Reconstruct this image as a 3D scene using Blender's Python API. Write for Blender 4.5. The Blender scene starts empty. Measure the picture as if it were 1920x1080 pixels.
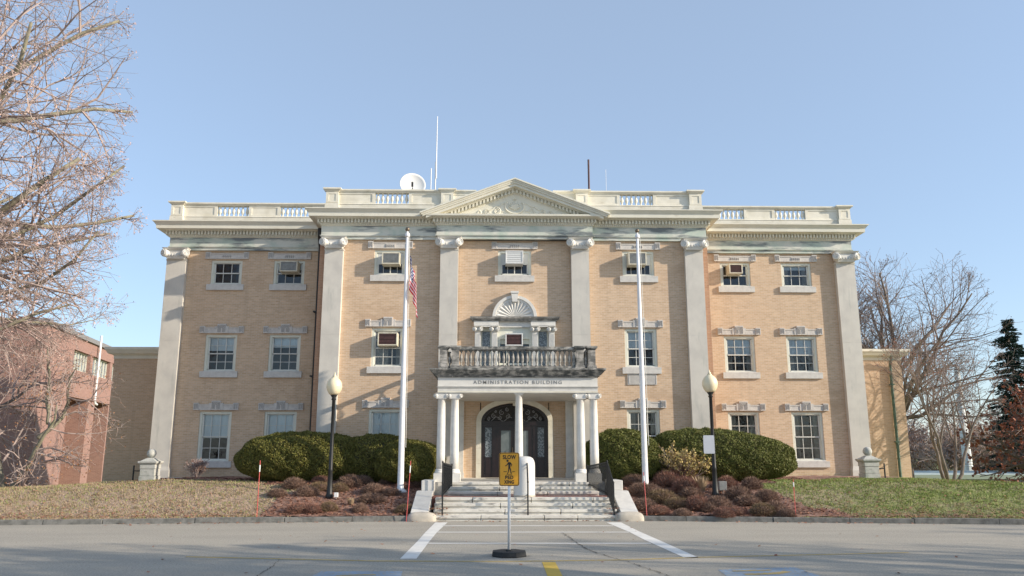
import bpy, math, random
import numpy as np
from mathutils import Vector, Matrix
PI = math.pi
R = math.radians
sc = bpy.context.scene
col = sc.collection

# ------------------------------------------------------------------ camera, sky, sun, exposure
cam = bpy.data.objects.new('camera', bpy.data.cameras.new('camera')); col.objects.link(cam)
cam.location = (-0.91, 0, 2.0)
cam.rotation_euler = (R(90 + 11.75), 0, R(-1.2))
cam.data.sensor_width = 36; cam.data.lens = 1490 / 1920 * 36
cam.data.clip_end = 3000
sc.camera = cam
SX, SY, SZ = 3.1, -1.0, 1.25                      # direction towards the sun
el = math.atan2(SZ, math.hypot(SX, SY))
w = bpy.data.worlds.new('World'); sc.world = w; w.use_nodes = True
nt = w.node_tree; bg = nt.nodes['Background']
sky = nt.nodes.new('ShaderNodeTexSky'); sky.sky_type = 'NISHITA'; sky.sun_disc = False
sky.sun_elevation = el; sky.sun_rotation = math.atan2(SX, SY)
sky.air_density = 1.0; sky.dust_density = .6; sky.ozone_density = 3.0; sky.altitude = 50
hz = nt.nodes.new('ShaderNodeMix'); hz.data_type = 'RGBA'; hz.inputs[0].default_value = .58      # thin high haze over the clear sky
nt.links.new(sky.outputs[0], hz.inputs[6]); hz.inputs[7].default_value = (1.50, 1.80, 2.20, 1)
nt.links.new(hz.outputs[2], bg.inputs[0]); bg.inputs[1].default_value = 0.15
sun = bpy.data.objects.new('sun', bpy.data.lights.new('sun', 'SUN')); col.objects.link(sun)
sun.data.energy = 3.0; sun.data.angle = R(0.55); sun.data.color = (1, .88, .72)
sun.rotation_euler = Vector((SX, SY, SZ)).to_track_quat('Z', 'Y').to_euler()
sun.location = (60, -20, 40)
vs = sc.view_settings
vs.view_transform = 'Standard'; vs.look = 'None'; vs.gamma = 1; vs.use_curve_mapping = False
vs.exposure = 1.02

# ------------------------------------------------------------------ materials
def newmat(name):
    m = bpy.data.materials.new(name); m.use_nodes = True
    return m, m.node_tree, m.node_tree.nodes['Principled BSDF']
def noise(nt, vec, scale, detail=4, rough=.6):
    n = nt.nodes.new('ShaderNodeTexNoise'); n.inputs['Scale'].default_value = scale
    n.inputs['Detail'].default_value = detail; n.inputs['Roughness'].default_value = rough
    if vec is not None: nt.links.new(vec, n.inputs['Vector'])
    return n.outputs[0]
def ramp(nt, fac, a, b):
    r = nt.nodes.new('ShaderNodeMapRange'); r.inputs[1].default_value = a; r.inputs[2].default_value = b
    nt.links.new(fac, r.inputs[0]); return r.outputs[0]
def mix(nt, fac, a, b, mode='MIX'):
    m = nt.nodes.new('ShaderNodeMix'); m.data_type = 'RGBA'; m.blend_type = mode
    for k, v in ((0, fac), (6, a), (7, b)):
        if isinstance(v, (tuple, list)): m.inputs[k].default_value = (*v, 1) if len(v) == 3 else v
        elif isinstance(v, (int, float)): m.inputs[k].default_value = v
        else: nt.links.new(v, m.inputs[k])
    return m.outputs[2]
def mapping(nt, vec, scale):
    m = nt.nodes.new('ShaderNodeMapping'); m.inputs['Scale'].default_value = scale
    nt.links.new(vec, m.inputs[0]); return m.outputs[0]
def objco(nt): return nt.nodes.new('ShaderNodeTexCoord').outputs['Object']
def bump(nt, b, h, s=.3, d=.02):
    n = nt.nodes.new('ShaderNodeBump'); n.inputs['Strength'].default_value = s; n.inputs['Distance'].default_value = d
    nt.links.new(h, n.inputs['Height']); nt.links.new(n.outputs[0], b.inputs['Normal'])
def mat(name, c, rough=.7, c2=None, sc1=6, lo=.4, hi=.65, stain=None, ssc=(1, 1, 1), slo=.5, shi=.7, metal=0, bmp=0, bsc=40, spec=None):
    m, nt, b = newmat(name); o = objco(nt)
    out = c
    if c2 is not None: out = mix(nt, ramp(nt, noise(nt, o, sc1), lo, hi), c, c2)
    if stain is not None:
        s = noise(nt, mapping(nt, o, ssc), 1, 5, .65)
        out = mix(nt, ramp(nt, s, slo, shi), out, stain)
    if isinstance(out, tuple): b.inputs[0].default_value = (*out, 1)
    else: nt.links.new(out, b.inputs[0])
    b.inputs['Roughness'].default_value = rough; b.inputs['Metallic'].default_value = metal
    if spec is not None: b.inputs['Specular IOR Level'].default_value = spec
    if bmp: bump(nt, b, noise(nt, o, bsc, 3), bmp)
    return m
def leafmat(name, cols, rough=.6, trans=0.0):
    m, nt, b = newmat(name)
    g = nt.nodes.new('ShaderNodeNewGeometry')
    cr = nt.nodes.new('ShaderNodeValToRGB'); cr.color_ramp.elements.remove(cr.color_ramp.elements[1])
    cr.color_ramp.elements[0].color = (*cols[0], 1)
    for i, c in enumerate(cols[1:]):
        e = cr.color_ramp.elements.new((i + 1) / (len(cols) - 1)); e.color = (*c, 1)
    nt.links.new(g.outputs['Random Per Island'], cr.inputs[0])
    out = cr.outputs[0]
    nn = ramp(nt, noise(nt, objco(nt), 2.3, 5, .65), .35, .65)  # noise paints darker patches into the leaf colour, like shaded hollows
    out = mix(nt, nn, mix(nt, .28, out, tuple(.45 * k for k in cols[0])), mix(nt, .35, out, cols[len(cols) // 2]))
    nt.links.new(out, b.inputs[0]); b.inputs['Roughness'].default_value = rough
    b.inputs['Specular IOR Level'].default_value = .25
    return m
def brickmat(name, c1, c2, mortar, bw=.21, rh=.072, stain=None):
    m, nt, b = newmat(name); o = objco(nt)
    s = nt.nodes.new('ShaderNodeSeparateXYZ'); nt.links.new(o, s.inputs[0])
    a = nt.nodes.new('ShaderNodeMath'); a.operation = 'ADD'; nt.links.new(s.outputs[0], a.inputs[0]); nt.links.new(s.outputs[1], a.inputs[1])
    cb = nt.nodes.new('ShaderNodeCombineXYZ'); nt.links.new(a.outputs[0], cb.inputs[0]); nt.links.new(s.outputs[2], cb.inputs[1])
    t = nt.nodes.new('ShaderNodeTexBrick'); nt.links.new(cb.outputs[0], t.inputs[0])
    t.inputs['Color1'].default_value = (*c1, 1); t.inputs['Color2'].default_value = (*c2, 1); t.inputs['Mortar'].default_value = (*mortar, 1)
    t.inputs['Scale'].default_value = 1; t.inputs['Mortar Size'].default_value = .009; t.inputs['Mortar Smooth'].default_value = .3
    t.inputs['Brick Width'].default_value = bw; t.inputs['Row Height'].default_value = rh; t.inputs['Bias'].default_value = 0
    blo = noise(nt, mapping(nt, o, (.8, .8, 2.2)), 1, 5, .6)
    out = mix(nt, ramp(nt, blo, .35, .7), t.outputs[0], mix(nt, .32, t.outputs[0], c1))
    fine = noise(nt, mapping(nt, o, (1.8, 1.8, 7)), 2.2, 4, .7)
    d = mix(nt, ramp(nt, fine, .35, .65), (.93, .93, .93), (1.06, 1.05, 1.04))
    out = mix(nt, 1, out, d, 'MULTIPLY')
    if stain:
        st_ = ramp(nt, noise(nt, mapping(nt, o, (3.2, 3.2, .22)), 1, 4, .6), .55, .8)
        out = mix(nt, st_, out, mix(nt, .30, out, tuple(.55 * k for k in c1)))
        out = mix(nt, ramp(nt, noise(nt, mapping(nt, o, (.25, .25, .5)), 1.3, 5, .7), .56, .8), out, stain)
    nt.links.new(out, b.inputs[0]); b.inputs['Roughness'].default_value = .85
    bump(nt, b, t.outputs[1], -.4, .012)
    return m

M = {}
M['brick'] = brickmat('buff_brick', (.64, .468, .318), (.52, .36, .232), (.62, .52, .41), stain=(.45, .31, .20))
M['strip'] = brickmat('red_brick_strip', (.48, .27, .165), (.40, .215, .125), (.45, .32, .23))
M['redbrick'] = brickmat('red_brick', (.33, .185, .155), (.26, .14, .115), (.36, .26, .22))
M['marble'] = mat('pilaster_marble', (.60, .57, .51), .6, (.51, .485, .44), 1.4, .4, .7, (.38, .385, .35), (3.2, 3.2, .5), .56, .8, bmp=.1)
M['frieze'] = mat('stained_frieze_marble', (.62, .62, .55), .6, (.45, .52, .45), 1.1, .45, .62, (.17, .19, .195), (.55, .55, 3.2), .50, .62)
M['white'] = mat('white_marble', (.72, .70, .65), .55, (.60, .585, .545), 3, .45, .7, (.42, .41, .38), (1.5, 1.5, 5), .6, .85, bmp=.08)
M['grime'] = mat('grimy_marble', (.42, .40, .36), .8, (.10, .105, .10), 4.5, .38, .58, (.06, .065, .065), (2.2, 2.2, 9), .47, .62)
M['rail_stone'] = mat('weathered_rail_stone', (.46, .43, .385), .8, (.17, .165, .15), 4, .38, .58, (.10, .10, .095), (2, 2, 9), .46, .66)
M['cream'] = mat('cream_paint', (.80, .76, .64), .5, (.66, .62, .50), 2.2, .4, .7, (.50, .44, .33), (2.0, 2.0, 6), .64, .8)
M['cornice'] = mat('cornice_paint', (.76, .73, .62), .5, (.68, .66, .56), 1.6, .4, .7, (.42, .36, .27), (1.2, 1.2, 8), .62, .82)
M['winframe'] = mat('window_paint', (.72, .72, .62), .45, (.65, .66, .57), 3)
M['sash'] = mat('sash_paint', (.66, .65, .60), .45)
M['lintel'] = mat('lintel_stone', (.63, .59, .54), .75, (.50, .47, .44), 6, .4, .7, (.3, .3, .3), (4, 4, 4), .6, .8)
M['key'] = mat('lintel_groove', (.34, .32, .30), .8)
M['letter'] = mat('carved_letter_grey', (.20, .20, .20), .8)
M['sill'] = mat('sill_stone', (.62, .60, .56), .7, (.52, .50, .47), 5)
M['blind'] = mat('window_blind', (.78, .82, .84), .8, (.70, .74, .77), 2.0)
M['curtain'] = mat('beige_curtain', (.55, .50, .42), .9, (.38, .34, .3), 9)
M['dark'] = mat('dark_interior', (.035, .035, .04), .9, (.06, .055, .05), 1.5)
M['roofedge'] = mat('dark_roof_edging', (.035, .03, .028), .7, (.09, .06, .05), 6)
M['roof'] = mat('roof_membrane', (.2, .2, .2), .9)
M['acbody'] = mat('air_conditioner_casing', (.66, .62, .50), .5, (.55, .5, .38), 6)
M['acgrey'] = mat('air_conditioner_grille', (.27, .28, .27), .5, (.2, .2, .2), 8)
M['acrust'] = mat('rusty_grille', (.075, .032, .03), .7, (.045, .02, .02), 9, .35, .6)
M['acwhite'] = mat('white_louvre', (.68, .68, .66), .4)
M['iron'] = mat('black_iron', (.018, .019, .02), .45, spec=.4)
M['pole'] = mat('white_pole_paint', (.80, .80, .80), .3, (.74, .74, .75), 4)
M['ball'] = mat('tarnished_ball', (.18, .14, .10), .4, metal=.6)
M['globe'] = mat('lamp_globe_acrylic', (.80, .71, .50), .35, (.74, .64, .43), 2.5)
M['down'] = mat('dark_downspout', (.02, .018, .018), .5)
M['downbrown'] = mat('brown_downspout', (.13, .09, .07), .6)
M['copper'] = mat('verdigris_downspout', (.09, .16, .12), .7, (.05, .09, .07), 6)
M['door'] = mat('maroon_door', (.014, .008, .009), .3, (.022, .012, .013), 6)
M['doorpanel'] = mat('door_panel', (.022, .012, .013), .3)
M['tracery'] = mat('fanlight_tracery', (.33, .34, .36), .5)
M['signface'] = mat('yellow_sign', (.85, .40, .025), .45, (.80, .37, .022), 3)
M['signback'] = mat('sign_grey', (.5, .53, .58), .35, (.46, .49, .54), 3)
M['black'] = mat('black_paint', (.015, .014, .012), .5)
M['rubber'] = mat('black_rubber', (.016, .016, .017), .75, (.03, .03, .03), 9)
M['redplastic'] = mat('red_marker', (.62, .10, .09), .5)
M['whitetape'] = mat('white_tape', (.8, .8, .78), .4)
M['dish'] = mat('dish_white', (.76, .76, .74), .5)
M['rustmast'] = mat('rust_mast', (.09, .04, .04), .7)
M['kerb'] = mat('granite_kerb', (.20, .195, .18), .9, (.11, .11, .10), 5, .4, .65, (.27, .26, .24), (6, 6, 6), .6, .8, bmp=.4)
M['concrete'] = mat('rounded_concrete', (.52, .47, .39), .9, (.38, .35, .30), 4, .4, .7, bmp=.3)
M['stele'] = mat('mottled_white_stone', (.62, .61, .58), .55, (.55, .56, .55), 2.2, .52, .66, (.32, .34, .36), (2.6, 2.6, 1.6), .64, .74)
M['step'] = mat('step_marble', (.70, .67, .60), .65, (.54, .51, .46), 3, .45, .7, (.20, .19, .17), (2.5, 8, 9), .54, .72, bmp=.15)
M['redpaver'] = mat('red_paver', (.30, .12, .09), .9, (.2, .09, .07), 12)
M['pedestal'] = mat('pedestal_stone', (.50, .49, .45), .8, (.36, .37, .33), 6, .4, .7, (.2, .22, .19), (5, 5, 5), .58, .75, bmp=.3)
M['gasphalt'] = mat('grey_stone_wall', (.22, .215, .22), .9)
M['roofgreen'] = mat('pale_roof_edge', (.42, .48, .44), .8)
M['stack'] = mat('white_metal_stack', (.74, .75, .74), .4, (.6, .62, .62), 1)
M['bark'] = mat('tree_bark', (.22, .18, .15), .95, (.14, .115, .095), 5, bmp=.4, bsc=18)
M['palebark'] = mat('lichen_bark', (.27, .25, .18), .95, (.14, .12, .095), 4, .42, .62, (.30, .31, .20), (2, 2, 2), .55, .7, bmp=.4, bsc=18)
M['twig'] = mat('twig_bark', (.40, .32, .29), .95, (.31, .245, .22), 2)
M['twigdark'] = mat('dark_twig_bark', (.21, .165, .145), .95, (.27, .215, .19), 2)
M['bud'] = leafmat('pinkish_buds', [(.50, .33, .28), (.62, .44, .37), (.56, .38, .32), (.42, .27, .23)])
M['budmauve'] = leafmat('mauve_buds', [(.30, .22, .20), (.38, .29, .27), (.34, .25, .23)])
M['budtan'] = leafmat('tan_dry_leaves', [(.30, .15, .07), (.42, .24, .11), (.36, .17, .09), (.24, .12, .07)])
M['rust'] = leafmat('rust_leaves', [(.36, .12, .07), (.48, .19, .11), (.42, .16, .09), (.28, .11, .08)])
M['needle'] = leafmat('evergreen_needles', [(.022, .05, .035), (.035, .07, .045), (.03, .06, .045), (.015, .035, .025)])
M['hedge'] = leafmat('hedge_leaves', [(.10, .105, .025), (.185, .18, .04), (.145, .145, .032), (.23, .19, .055), (.08, .09, .022)])
M['hedger'] = leafmat('hedge_leaves_green', [(.10, .12, .03), (.18, .195, .048), (.14, .16, .038), (.24, .215, .065), (.08, .095, .028)])
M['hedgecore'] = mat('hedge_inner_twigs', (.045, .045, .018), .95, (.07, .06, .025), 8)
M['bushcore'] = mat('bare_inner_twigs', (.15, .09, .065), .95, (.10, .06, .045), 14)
M['mound'] = leafmat('dormant_shrub_twigs', [(.26, .165, .12), (.34, .22, .16), (.21, .13, .10), (.16, .11, .085), (.38, .27, .19)])
M['moundred'] = leafmat('reddish_shrub_twigs', [(.30, .15, .105), (.36, .19, .14), (.22, .11, .085), (.32, .20, .14)])
M['moundgreen'] = leafmat('brownish_green_shrub', [(.20, .15, .075), (.26, .19, .10), (.27, .18, .11), (.15, .115, .065)])
M['straw'] = leafmat('dry_grass_straw', [(.42, .31, .19), (.50, .38, .25), (.34, .24, .15)])
M['yellowleaf'] = leafmat('yellowing_leaves', [(.46, .36, .12), (.55, .42, .18), (.36, .30, .11), (.48, .28, .14)])
M['lime'] = leafmat('pale_green_leaves', [(.36, .40, .14), (.44, .46, .2), (.3, .33, .12)])
M['litter'] = leafmat('fallen_leaves', [(.36, .15, .09), (.45, .24, .14), (.26, .11, .07), (.50, .30, .2)])

# ground materials -------------------------------------------------
def m_asphalt():
    m, nt, b = newmat('asphalt'); o = objco(nt)
    f = ramp(nt, noise(nt, o, 26, 5, .85), .36, .64)
    c = mix(nt, f, (.22, .20, .165), (.56, .51, .42))
    l = ramp(nt, noise(nt, mapping(nt, o, (.35, 1.2, 1)), .8, 5, .6), .35, .7)
    c = mix(nt, l, c, mix(nt, .5, c, (.27, .25, .215)))
    sp = ramp(nt, noise(nt, o, 90, 1, .5), .62, .7)
    c = mix(nt, sp, c, (.50, .46, .40))
    nt.links.new(c, b.inputs[0]); b.inputs['Roughness'].default_value = .92
    bump(nt, b, noise(nt, o, 70, 3), .6, .015); return m
M['asphalt'] = m_asphalt()
def m_paint(name, c, wear=.58):
    m, nt, b = newmat(name); o = objco(nt)
    f = ramp(nt, noise(nt, o, 16, 5, .75), wear, wear + .1)
    n2 = mix(nt, ramp(nt, noise(nt, o, 2.5, 4), .4, .7), c, tuple(.82 * k for k in c))
    nt.links.new(mix(nt, f, n2, (.36, .33, .28)), b.inputs[0]); b.inputs['Roughness'].default_value = .8
    bump(nt, b, noise(nt, o, 70, 3), .25, .01); return m
M['pwhite'] = m_paint('white_road_paint', (.78, .76, .71), .66)
M['pyellow'] = m_paint('faded_yellow_paint', (.50, .36, .12), .52)
M['pyellow2'] = m_paint('yellow_road_paint', (.62, .42, .07), .62)
M['pblue'] = m_paint('blue_road_paint', (.27, .38, .50), .47)
M['crack'] = mat('crack_dark', (.07, .06, .052), .95, (.20, .18, .15), 9)
def m_lawn():
    m, nt, b = newmat('lawn_ground'); o = objco(nt)
    s = nt.nodes.new('ShaderNodeSeparateXYZ'); nt.links.new(o, s.inputs[0])
    f = ramp(nt, noise(nt, o, 14, 5, .75), .3, .7)
    tan = mix(nt, f, (.31, .215, .15), (.52, .395, .30))
    grn = mix(nt, f, (.15, .19, .045), (.31, .34, .10))
    big = noise(nt, mapping(nt, o, (.12, .35, 1)), 1.4, 4)
    # greener towards the right-hand lawn and the crest
    a = nt.nodes.new('ShaderNodeMath'); a.operation = 'MULTIPLY_ADD'; a.inputs[1].default_value = .018; a.inputs[2].default_value = 0
    nt.links.new(s.outputs[0], a.inputs[0])
    a2 = nt.nodes.new('ShaderNodeMath'); a2.operation = 'MULTIPLY_ADD'; a2.inputs[1].default_value = .055; a2.inputs[2].default_value = -1.5
    nt.links.new(s.outputs[1], a2.inputs[0])
    a3 = nt.nodes.new('ShaderNodeMath'); nt.links.new(a.outputs[0], a3.inputs[0]); nt.links.new(a2.outputs[0], a3.inputs[1])
    a4 = nt.nodes.new('ShaderNodeMath'); nt.links.new(a3.outputs[0], a4.inputs[0]); nt.links.new(big, a4.inputs[1])
    c = mix(nt, ramp(nt, a4.outputs[0], .42, .80), tan, grn)
    nt.links.new(c, b.inputs[0]); b.inputs['Roughness'].default_value = .95
    bump(nt, b, noise(nt, o, 30, 4), .8, .04); return m
M['lawn'] = m_lawn()
M['mulch'] = mat('bark_mulch', (.25, .13, .095), .95, (.38, .24, .18), 22, .35, .65, (.09, .045, .035), (6, 6, 6), .5, .7, bmp=.9, bsc=35)
M['blade_tan'] = leafmat('dry_grass_blades', [(.42, .30, .21), (.52, .40, .29), (.33, .235, .155), (.37, .31, .19), (.30, .29, .12)])
M['blade_green'] = leafmat('green_grass_blades', [(.20, .27, .06), (.31, .38, .10), (.25, .31, .075), (.38, .37, .15)])

def m_glass():
    m, nt, b = newmat('window_glass')
    out = nt.nodes['Material Output']; nt.nodes.remove(b)
    tr = nt.nodes.new('ShaderNodeBsdfTransparent'); tr.inputs[0].default_value = (.86, .90, .90, 1)
    gl = nt.nodes.new('ShaderNodeBsdfGlossy'); gl.inputs['Roughness'].default_value = .03; gl.inputs[0].default_value = (.95, .97, 1, 1)
    fr = nt.nodes.new('ShaderNodeFresnel'); fr.inputs[0].default_value = 1.65
    bp = nt.nodes.new('ShaderNodeBump'); bp.inputs['Strength'].default_value = .14; bp.inputs['Distance'].default_value = .05
    nt.links.new(noise(nt, objco(nt), 2.5, 2), bp.inputs['Height']); nt.links.new(bp.outputs[0], gl.inputs['Normal'])
    mx = nt.nodes.new('ShaderNodeMixShader')
    nt.links.new(fr.outputs[0], mx.inputs[0]); nt.links.new(tr.outputs[0], mx.inputs[1]); nt.links.new(gl.outputs[0], mx.inputs[2])
    nt.links.new(mx.outputs[0], out.inputs[0]); return m
M['glass'] = m_glass()
M['leaded'] = mat('leaded_glass', (.25, .29, .33), .2, (.08, .10, .12), 16, .42, .55, spec=.6)
M['tanglass'] = mat('door_glass', (.10, .13, .14), .08, (.17, .2, .21), 1.2, spec=.8)
def m_flag():
    m, nt, b = newmat('flag_cloth')
    uv = nt.nodes.new('ShaderNodeUVMap'); s = nt.nodes.new('ShaderNodeSeparateXYZ'); nt.links.new(uv.outputs[0], s.inputs[0])
    def mth(op, x, y=None, z=None):
        n = nt.nodes.new('ShaderNodeMath'); n.operation = op
        for i, v in enumerate((x, y, z)):
            if v is None: continue
            if isinstance(v, (int, float)): n.inputs[i].default_value = v
            else: nt.links.new(v, n.inputs[i])
        return n.outputs[0]
    u, v = s.outputs[0], s.outputs[1]
    st = mth('GREATER_THAN', mth('FRACT', mth('MULTIPLY', v, 6.5)), .5)
    c = mix(nt, st, (.68, .04, .08), (.85, .85, .85))
    can = mth('MULTIPLY', mth('LESS_THAN', u, .4), mth('LESS_THAN', v, 7 / 13))
    fx = mth('SUBTRACT', mth('FRACT', mth('MULTIPLY', u, 6 / .4)), .5); fy = mth('SUBTRACT', mth('FRACT', mth('MULTIPLY', v, 5 * 13 / 7)), .5)
    d = mth('SQRT', mth('ADD', mth('MULTIPLY', fx, fx), mth('MULTIPLY', fy, fy)))
    cc = mix(nt, mth('LESS_THAN', d, .3), (.03, .05, .20), (.8, .8, .8))
    fc = mix(nt, can, c, cc); nt.links.new(fc, b.inputs[0]); b.inputs['Roughness'].default_value = .8
    tl = nt.nodes.new('ShaderNodeBsdfTranslucent'); nt.links.new(fc, tl.inputs[0]); mx = nt.nodes.new('ShaderNodeMixShader'); mx.inputs[0].default_value = .45
    nt.links.new(b.outputs[0], mx.inputs[1]); nt.links.new(tl.outputs[0], mx.inputs[2]); nt.links.new(mx.outputs[0], nt.nodes['Material Output'].inputs[0]); return m
M['flag'] = m_flag()

# ------------------------------------------------------------------ mesh builder
class MB:
    def __init__(s, T=None): s.v = []; s.f = []; s.m = []; s.T = T
    def add(s, vs, fs, mi=0):
        n = len(s.v)
        if s.T is not None: vs = [tuple(s.T @ Vector(p)) for p in vs]
        s.v += [tuple(p) for p in vs]; s.f += [tuple(i + n for i in f) for f in fs]; s.m += [mi] * len(fs)
        return s
    def box(s, x0, x1, y0, y1, z0, z1, mi=0): return s.tbox(x0, x1, y0, y1, z0, z1, 0, 0, mi)
    def tbox(s, x0, x1, y0, y1, z0, z1, e0=0, e1=0, mi=0, back=False):
        v = []
        for z, e in ((z0, e0), (z1, e1)):
            yb = y1 + (e if back else 0)
            v += [(x0 - e, y0 - e, z), (x1 + e, y0 - e, z), (x1 + e, yb, z), (x0 - e, yb, z)]
        return s.add(v, [(0, 3, 2, 1), (4, 5, 6, 7), (0, 1, 5, 4), (1, 2, 6, 5), (2, 3, 7, 6), (3, 0, 4, 7)], mi)
    def lathe(s, cx, cy, prof, n=12, mi=0, cap=True):
        v = []; f = []
        for r, z in prof:
            for k in range(n):
                a = 2 * PI * k / n; v.append((cx + r * math.cos(a), cy + r * math.sin(a), z))
        for i in range(len(prof) - 1):
            for k in range(n):
                a = i * n + k; b = i * n + (k + 1) % n; f.append((a, b, b + n, a + n))
        if cap: f.append(tuple(range(n - 1, -1, -1))); f.append(tuple(range((len(prof) - 1) * n, len(prof) * n)))
        return s.add(v, f, mi)
    def tube(s, pts, r, n=6, mi=0):
        pts = [Vector(p) for p in pts]
        rs = r if isinstance(r, (list, tuple)) else [r] * len(pts)
        v = []; f = []
        up = None
        for i, p in enumerate(pts):
            d = (pts[min(i + 1, len(pts) - 1)] - pts[max(i - 1, 0)])
            if d.length < 1e-9: d = Vector((0, 0, 1))
            d.normalize()
            if up is None: up = Vector((0, 0, 1)) if abs(d.z) < .9 else Vector((1, 0, 0))
            a = d.cross(up).normalized(); bb = a.cross(d).normalized(); up = bb
            for k in range(n):
                t = 2 * PI * k / n; v.append(p + rs[i] * (math.cos(t) * a + math.sin(t) * bb))
        for i in range(len(pts) - 1):
            for k in range(n):
                a = i * n + k; b = i * n + (k + 1) % n; f.append((a, b, b + n, a + n))
        f.append(tuple(range(n - 1, -1, -1))); f.append(tuple(range((len(pts) - 1) * n, len(pts) * n)))
        return s.add(v, f, mi)
    def prism(s, poly, y0, y1, mi=0):      # polygon in x,z extruded along y
        n = len(poly); v = [(x, y0, z) for x, z in poly] + [(x, y1, z) for x, z in poly]
        f = [tuple(range(n)), tuple(range(2 * n - 1, n - 1, -1))]
        f += [(i, i + n, (i + 1) % n + n, (i + 1) % n) for i in range(n)]
        return s.add(v, f, mi)
    def build(s, name, mats, parent=None, smooth=False, mesh_only=False, bevel=0):
        me = bpy.data.meshes.new(name); me.from_pydata(s.v, [], s.f)
        for m in (mats if isinstance(mats, (list, tuple)) else [mats]): me.materials.append(M[m])
        if len(set(s.m)) > 1: me.polygons.foreach_set('material_index', s.m)
        if smooth: me.polygons.foreach_set('use_smooth', [True] * len(me.polygons))
        me.update()
        if mesh_only: return me
        o = link(name, me, parent)
        if bevel:
            b = o.modifiers.new('bevel', 'BEVEL'); b.width = bevel; b.segments = 2
        return o
def link(name, me, parent=None, loc=(0, 0, 0)):
    o = bpy.data.objects.new(name, me); col.objects.link(o); o.parent = parent; o.location = loc; return o
def tag(o, label=None, cat=None, group=None, kind=None):
    if label: o['label'] = label
    if cat: o['category'] = cat
    if group: o['group'] = group
    if kind: o['kind'] = kind
    return o
def thing(name, label, cat, loc=(0, 0, 0), rz=0, group=None):
    o = bpy.data.objects.new(name, None); col.objects.link(o); o.location = loc; o.rotation_euler = (0, 0, rz)
    return tag(o, label, cat, group)
def dup(o, loc, rz=None, label=None, parent=None):
    c = o.copy(); col.objects.link(c); c.parent = parent
    if loc is not None: c.location = loc
    if rz is not None: c.rotation_euler = (0, 0, rz)
    if label: c['label'] = label
    for ch in [x for x in bpy.data.objects if x.parent == o]: dup(ch, None, None, None, c)
    return c
def npmesh(name, V, F, matname):
    me = bpy.data.meshes.new(name); V = np.asarray(V, dtype=np.float32); F = np.asarray(F, dtype=np.int32)
    k = F.shape[1]
    me.vertices.add(len(V)); me.vertices.foreach_set('co', V.ravel())
    me.loops.add(F.size); me.loops.foreach_set('vertex_index', F.ravel())
    me.polygons.add(len(F)); me.polygons.foreach_set('loop_start', np.arange(0, F.size, k, dtype=np.int32))
    me.update(calc_edges=True); me.materials.append(M[matname]); return me
def quads(name, P, A, B, matname):
    """n leaf quads centred at P with half-axes A, B"""
    n = len(P); V = np.stack([P - A, P - B * .9, P + A, P + B], 1).reshape(-1, 3)
    return npmesh(name, V, np.arange(4 * n).reshape(n, 4), matname)
def rdir(rng, n):
    v = rng.normal(size=(n, 3)); return v / np.linalg.norm(v, axis=1)[:, None]
rng = np.random.default_rng(7); rnd = random.Random(5)

# ------------------------------------------------------------------ ground, road
KX = [-300, -60, -30, -15, -9.1, -3.6, 3.4, 8, 14.1, 25, 60, 300]
KY = [19, 19, 21.8, 23.75, 24.3, 24.85, 24.85, 24.2, 23.3, 21.5, 19, 19]
def kerbY(x): return float(np.interp(x, KX, KY))
HX = [-400, -40, -28, -21, -17, -13, -8, 8, 14, 17, 20, 26, 40, 400]
HZ = [.1, .2, .45, .62, .82, 1.02, .98, .98, 1.06, .98, .74, .4, -.3, -.5]
def sm(t): t = min(max(t, 0), 1); return t * t * (3 - 2 * t)
def gz(x, y):
    k = kerbY(x); H = float(np.interp(x, HX, HZ))
    z = .13 + (H - .13) * sm((y - k - .15) / 5.0) ** .9
    if abs(x) > 16 and y > 33:
        t = sm((y - 33) / 22); drop = 3.2 if x > 0 else .6
        z -= drop * t * sm((abs(x) - 16) / 3)
    if abs(x) < 3.6 and y < 31: z = min(z, .05 + .1 * 0) if abs(x) < 3.2 else z
    return z
def axis(dense0, dense1, step, outer):
    a = list(np.arange(dense0, dense1 + 1e-6, step)); o = outer
    return sorted([v for v in o if v < dense0 or v > dense1] + a)
xs = axis(-30, 30, .3, [-1500, -600, -250, -120, -70, -45, -36, 36, 45, 70, 120, 250, 600, 1500])
us = list(np.arange(0, 12, .3)) + [13, 15, 18, 22, 27, 34, 45, 60, 90, 150, 300, 700, 1500]
V = []; F = []
for i, x in enumerate(xs):
    for j, u in enumerate(us):
        y = kerbY(x) + .08 + u; n = .03 * math.sin(x * 1.7 + y) * math.sin(y * 1.3 - x * .6) * sm(u / 2)
        V.append((x, y, gz(x, y) + n))
nu = len(us)
for i in range(len(xs) - 1):
    for j in range(nu - 1): F.append((i * nu + j, (i + 1) * nu + j, (i + 1) * nu + j + 1, i * nu + j + 1))
g = link('ground', npmesh('ground', V, F, 'lawn')); g.data.polygons.foreach_set('use_smooth', [True] * len(F)); tag(g, kind='structure')
def gnoise(x, y):
    u = y - kerbY(x) - .08; return .03 * math.sin(x * 1.7 + y) * math.sin(y * 1.3 - x * .6) * sm(u / 2)
def GZ(x, y): return gz(x, y) + gnoise(x, y)
# asphalt sheet (follows the kerb line)
mb = MB(); kx = [x for x in xs if abs(x) <= 300]
v = []; f = []
for x in kx: v += [(x, -150, 0), (x, kerbY(x) + .1, 0)]
for i in range(len(kx) - 1): f.append((2 * i, 2 * i + 2, 2 * i + 3, 2 * i + 1))
mb.add(v, f); tag(mb.build('road', 'asphalt'), kind='structure')
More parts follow.
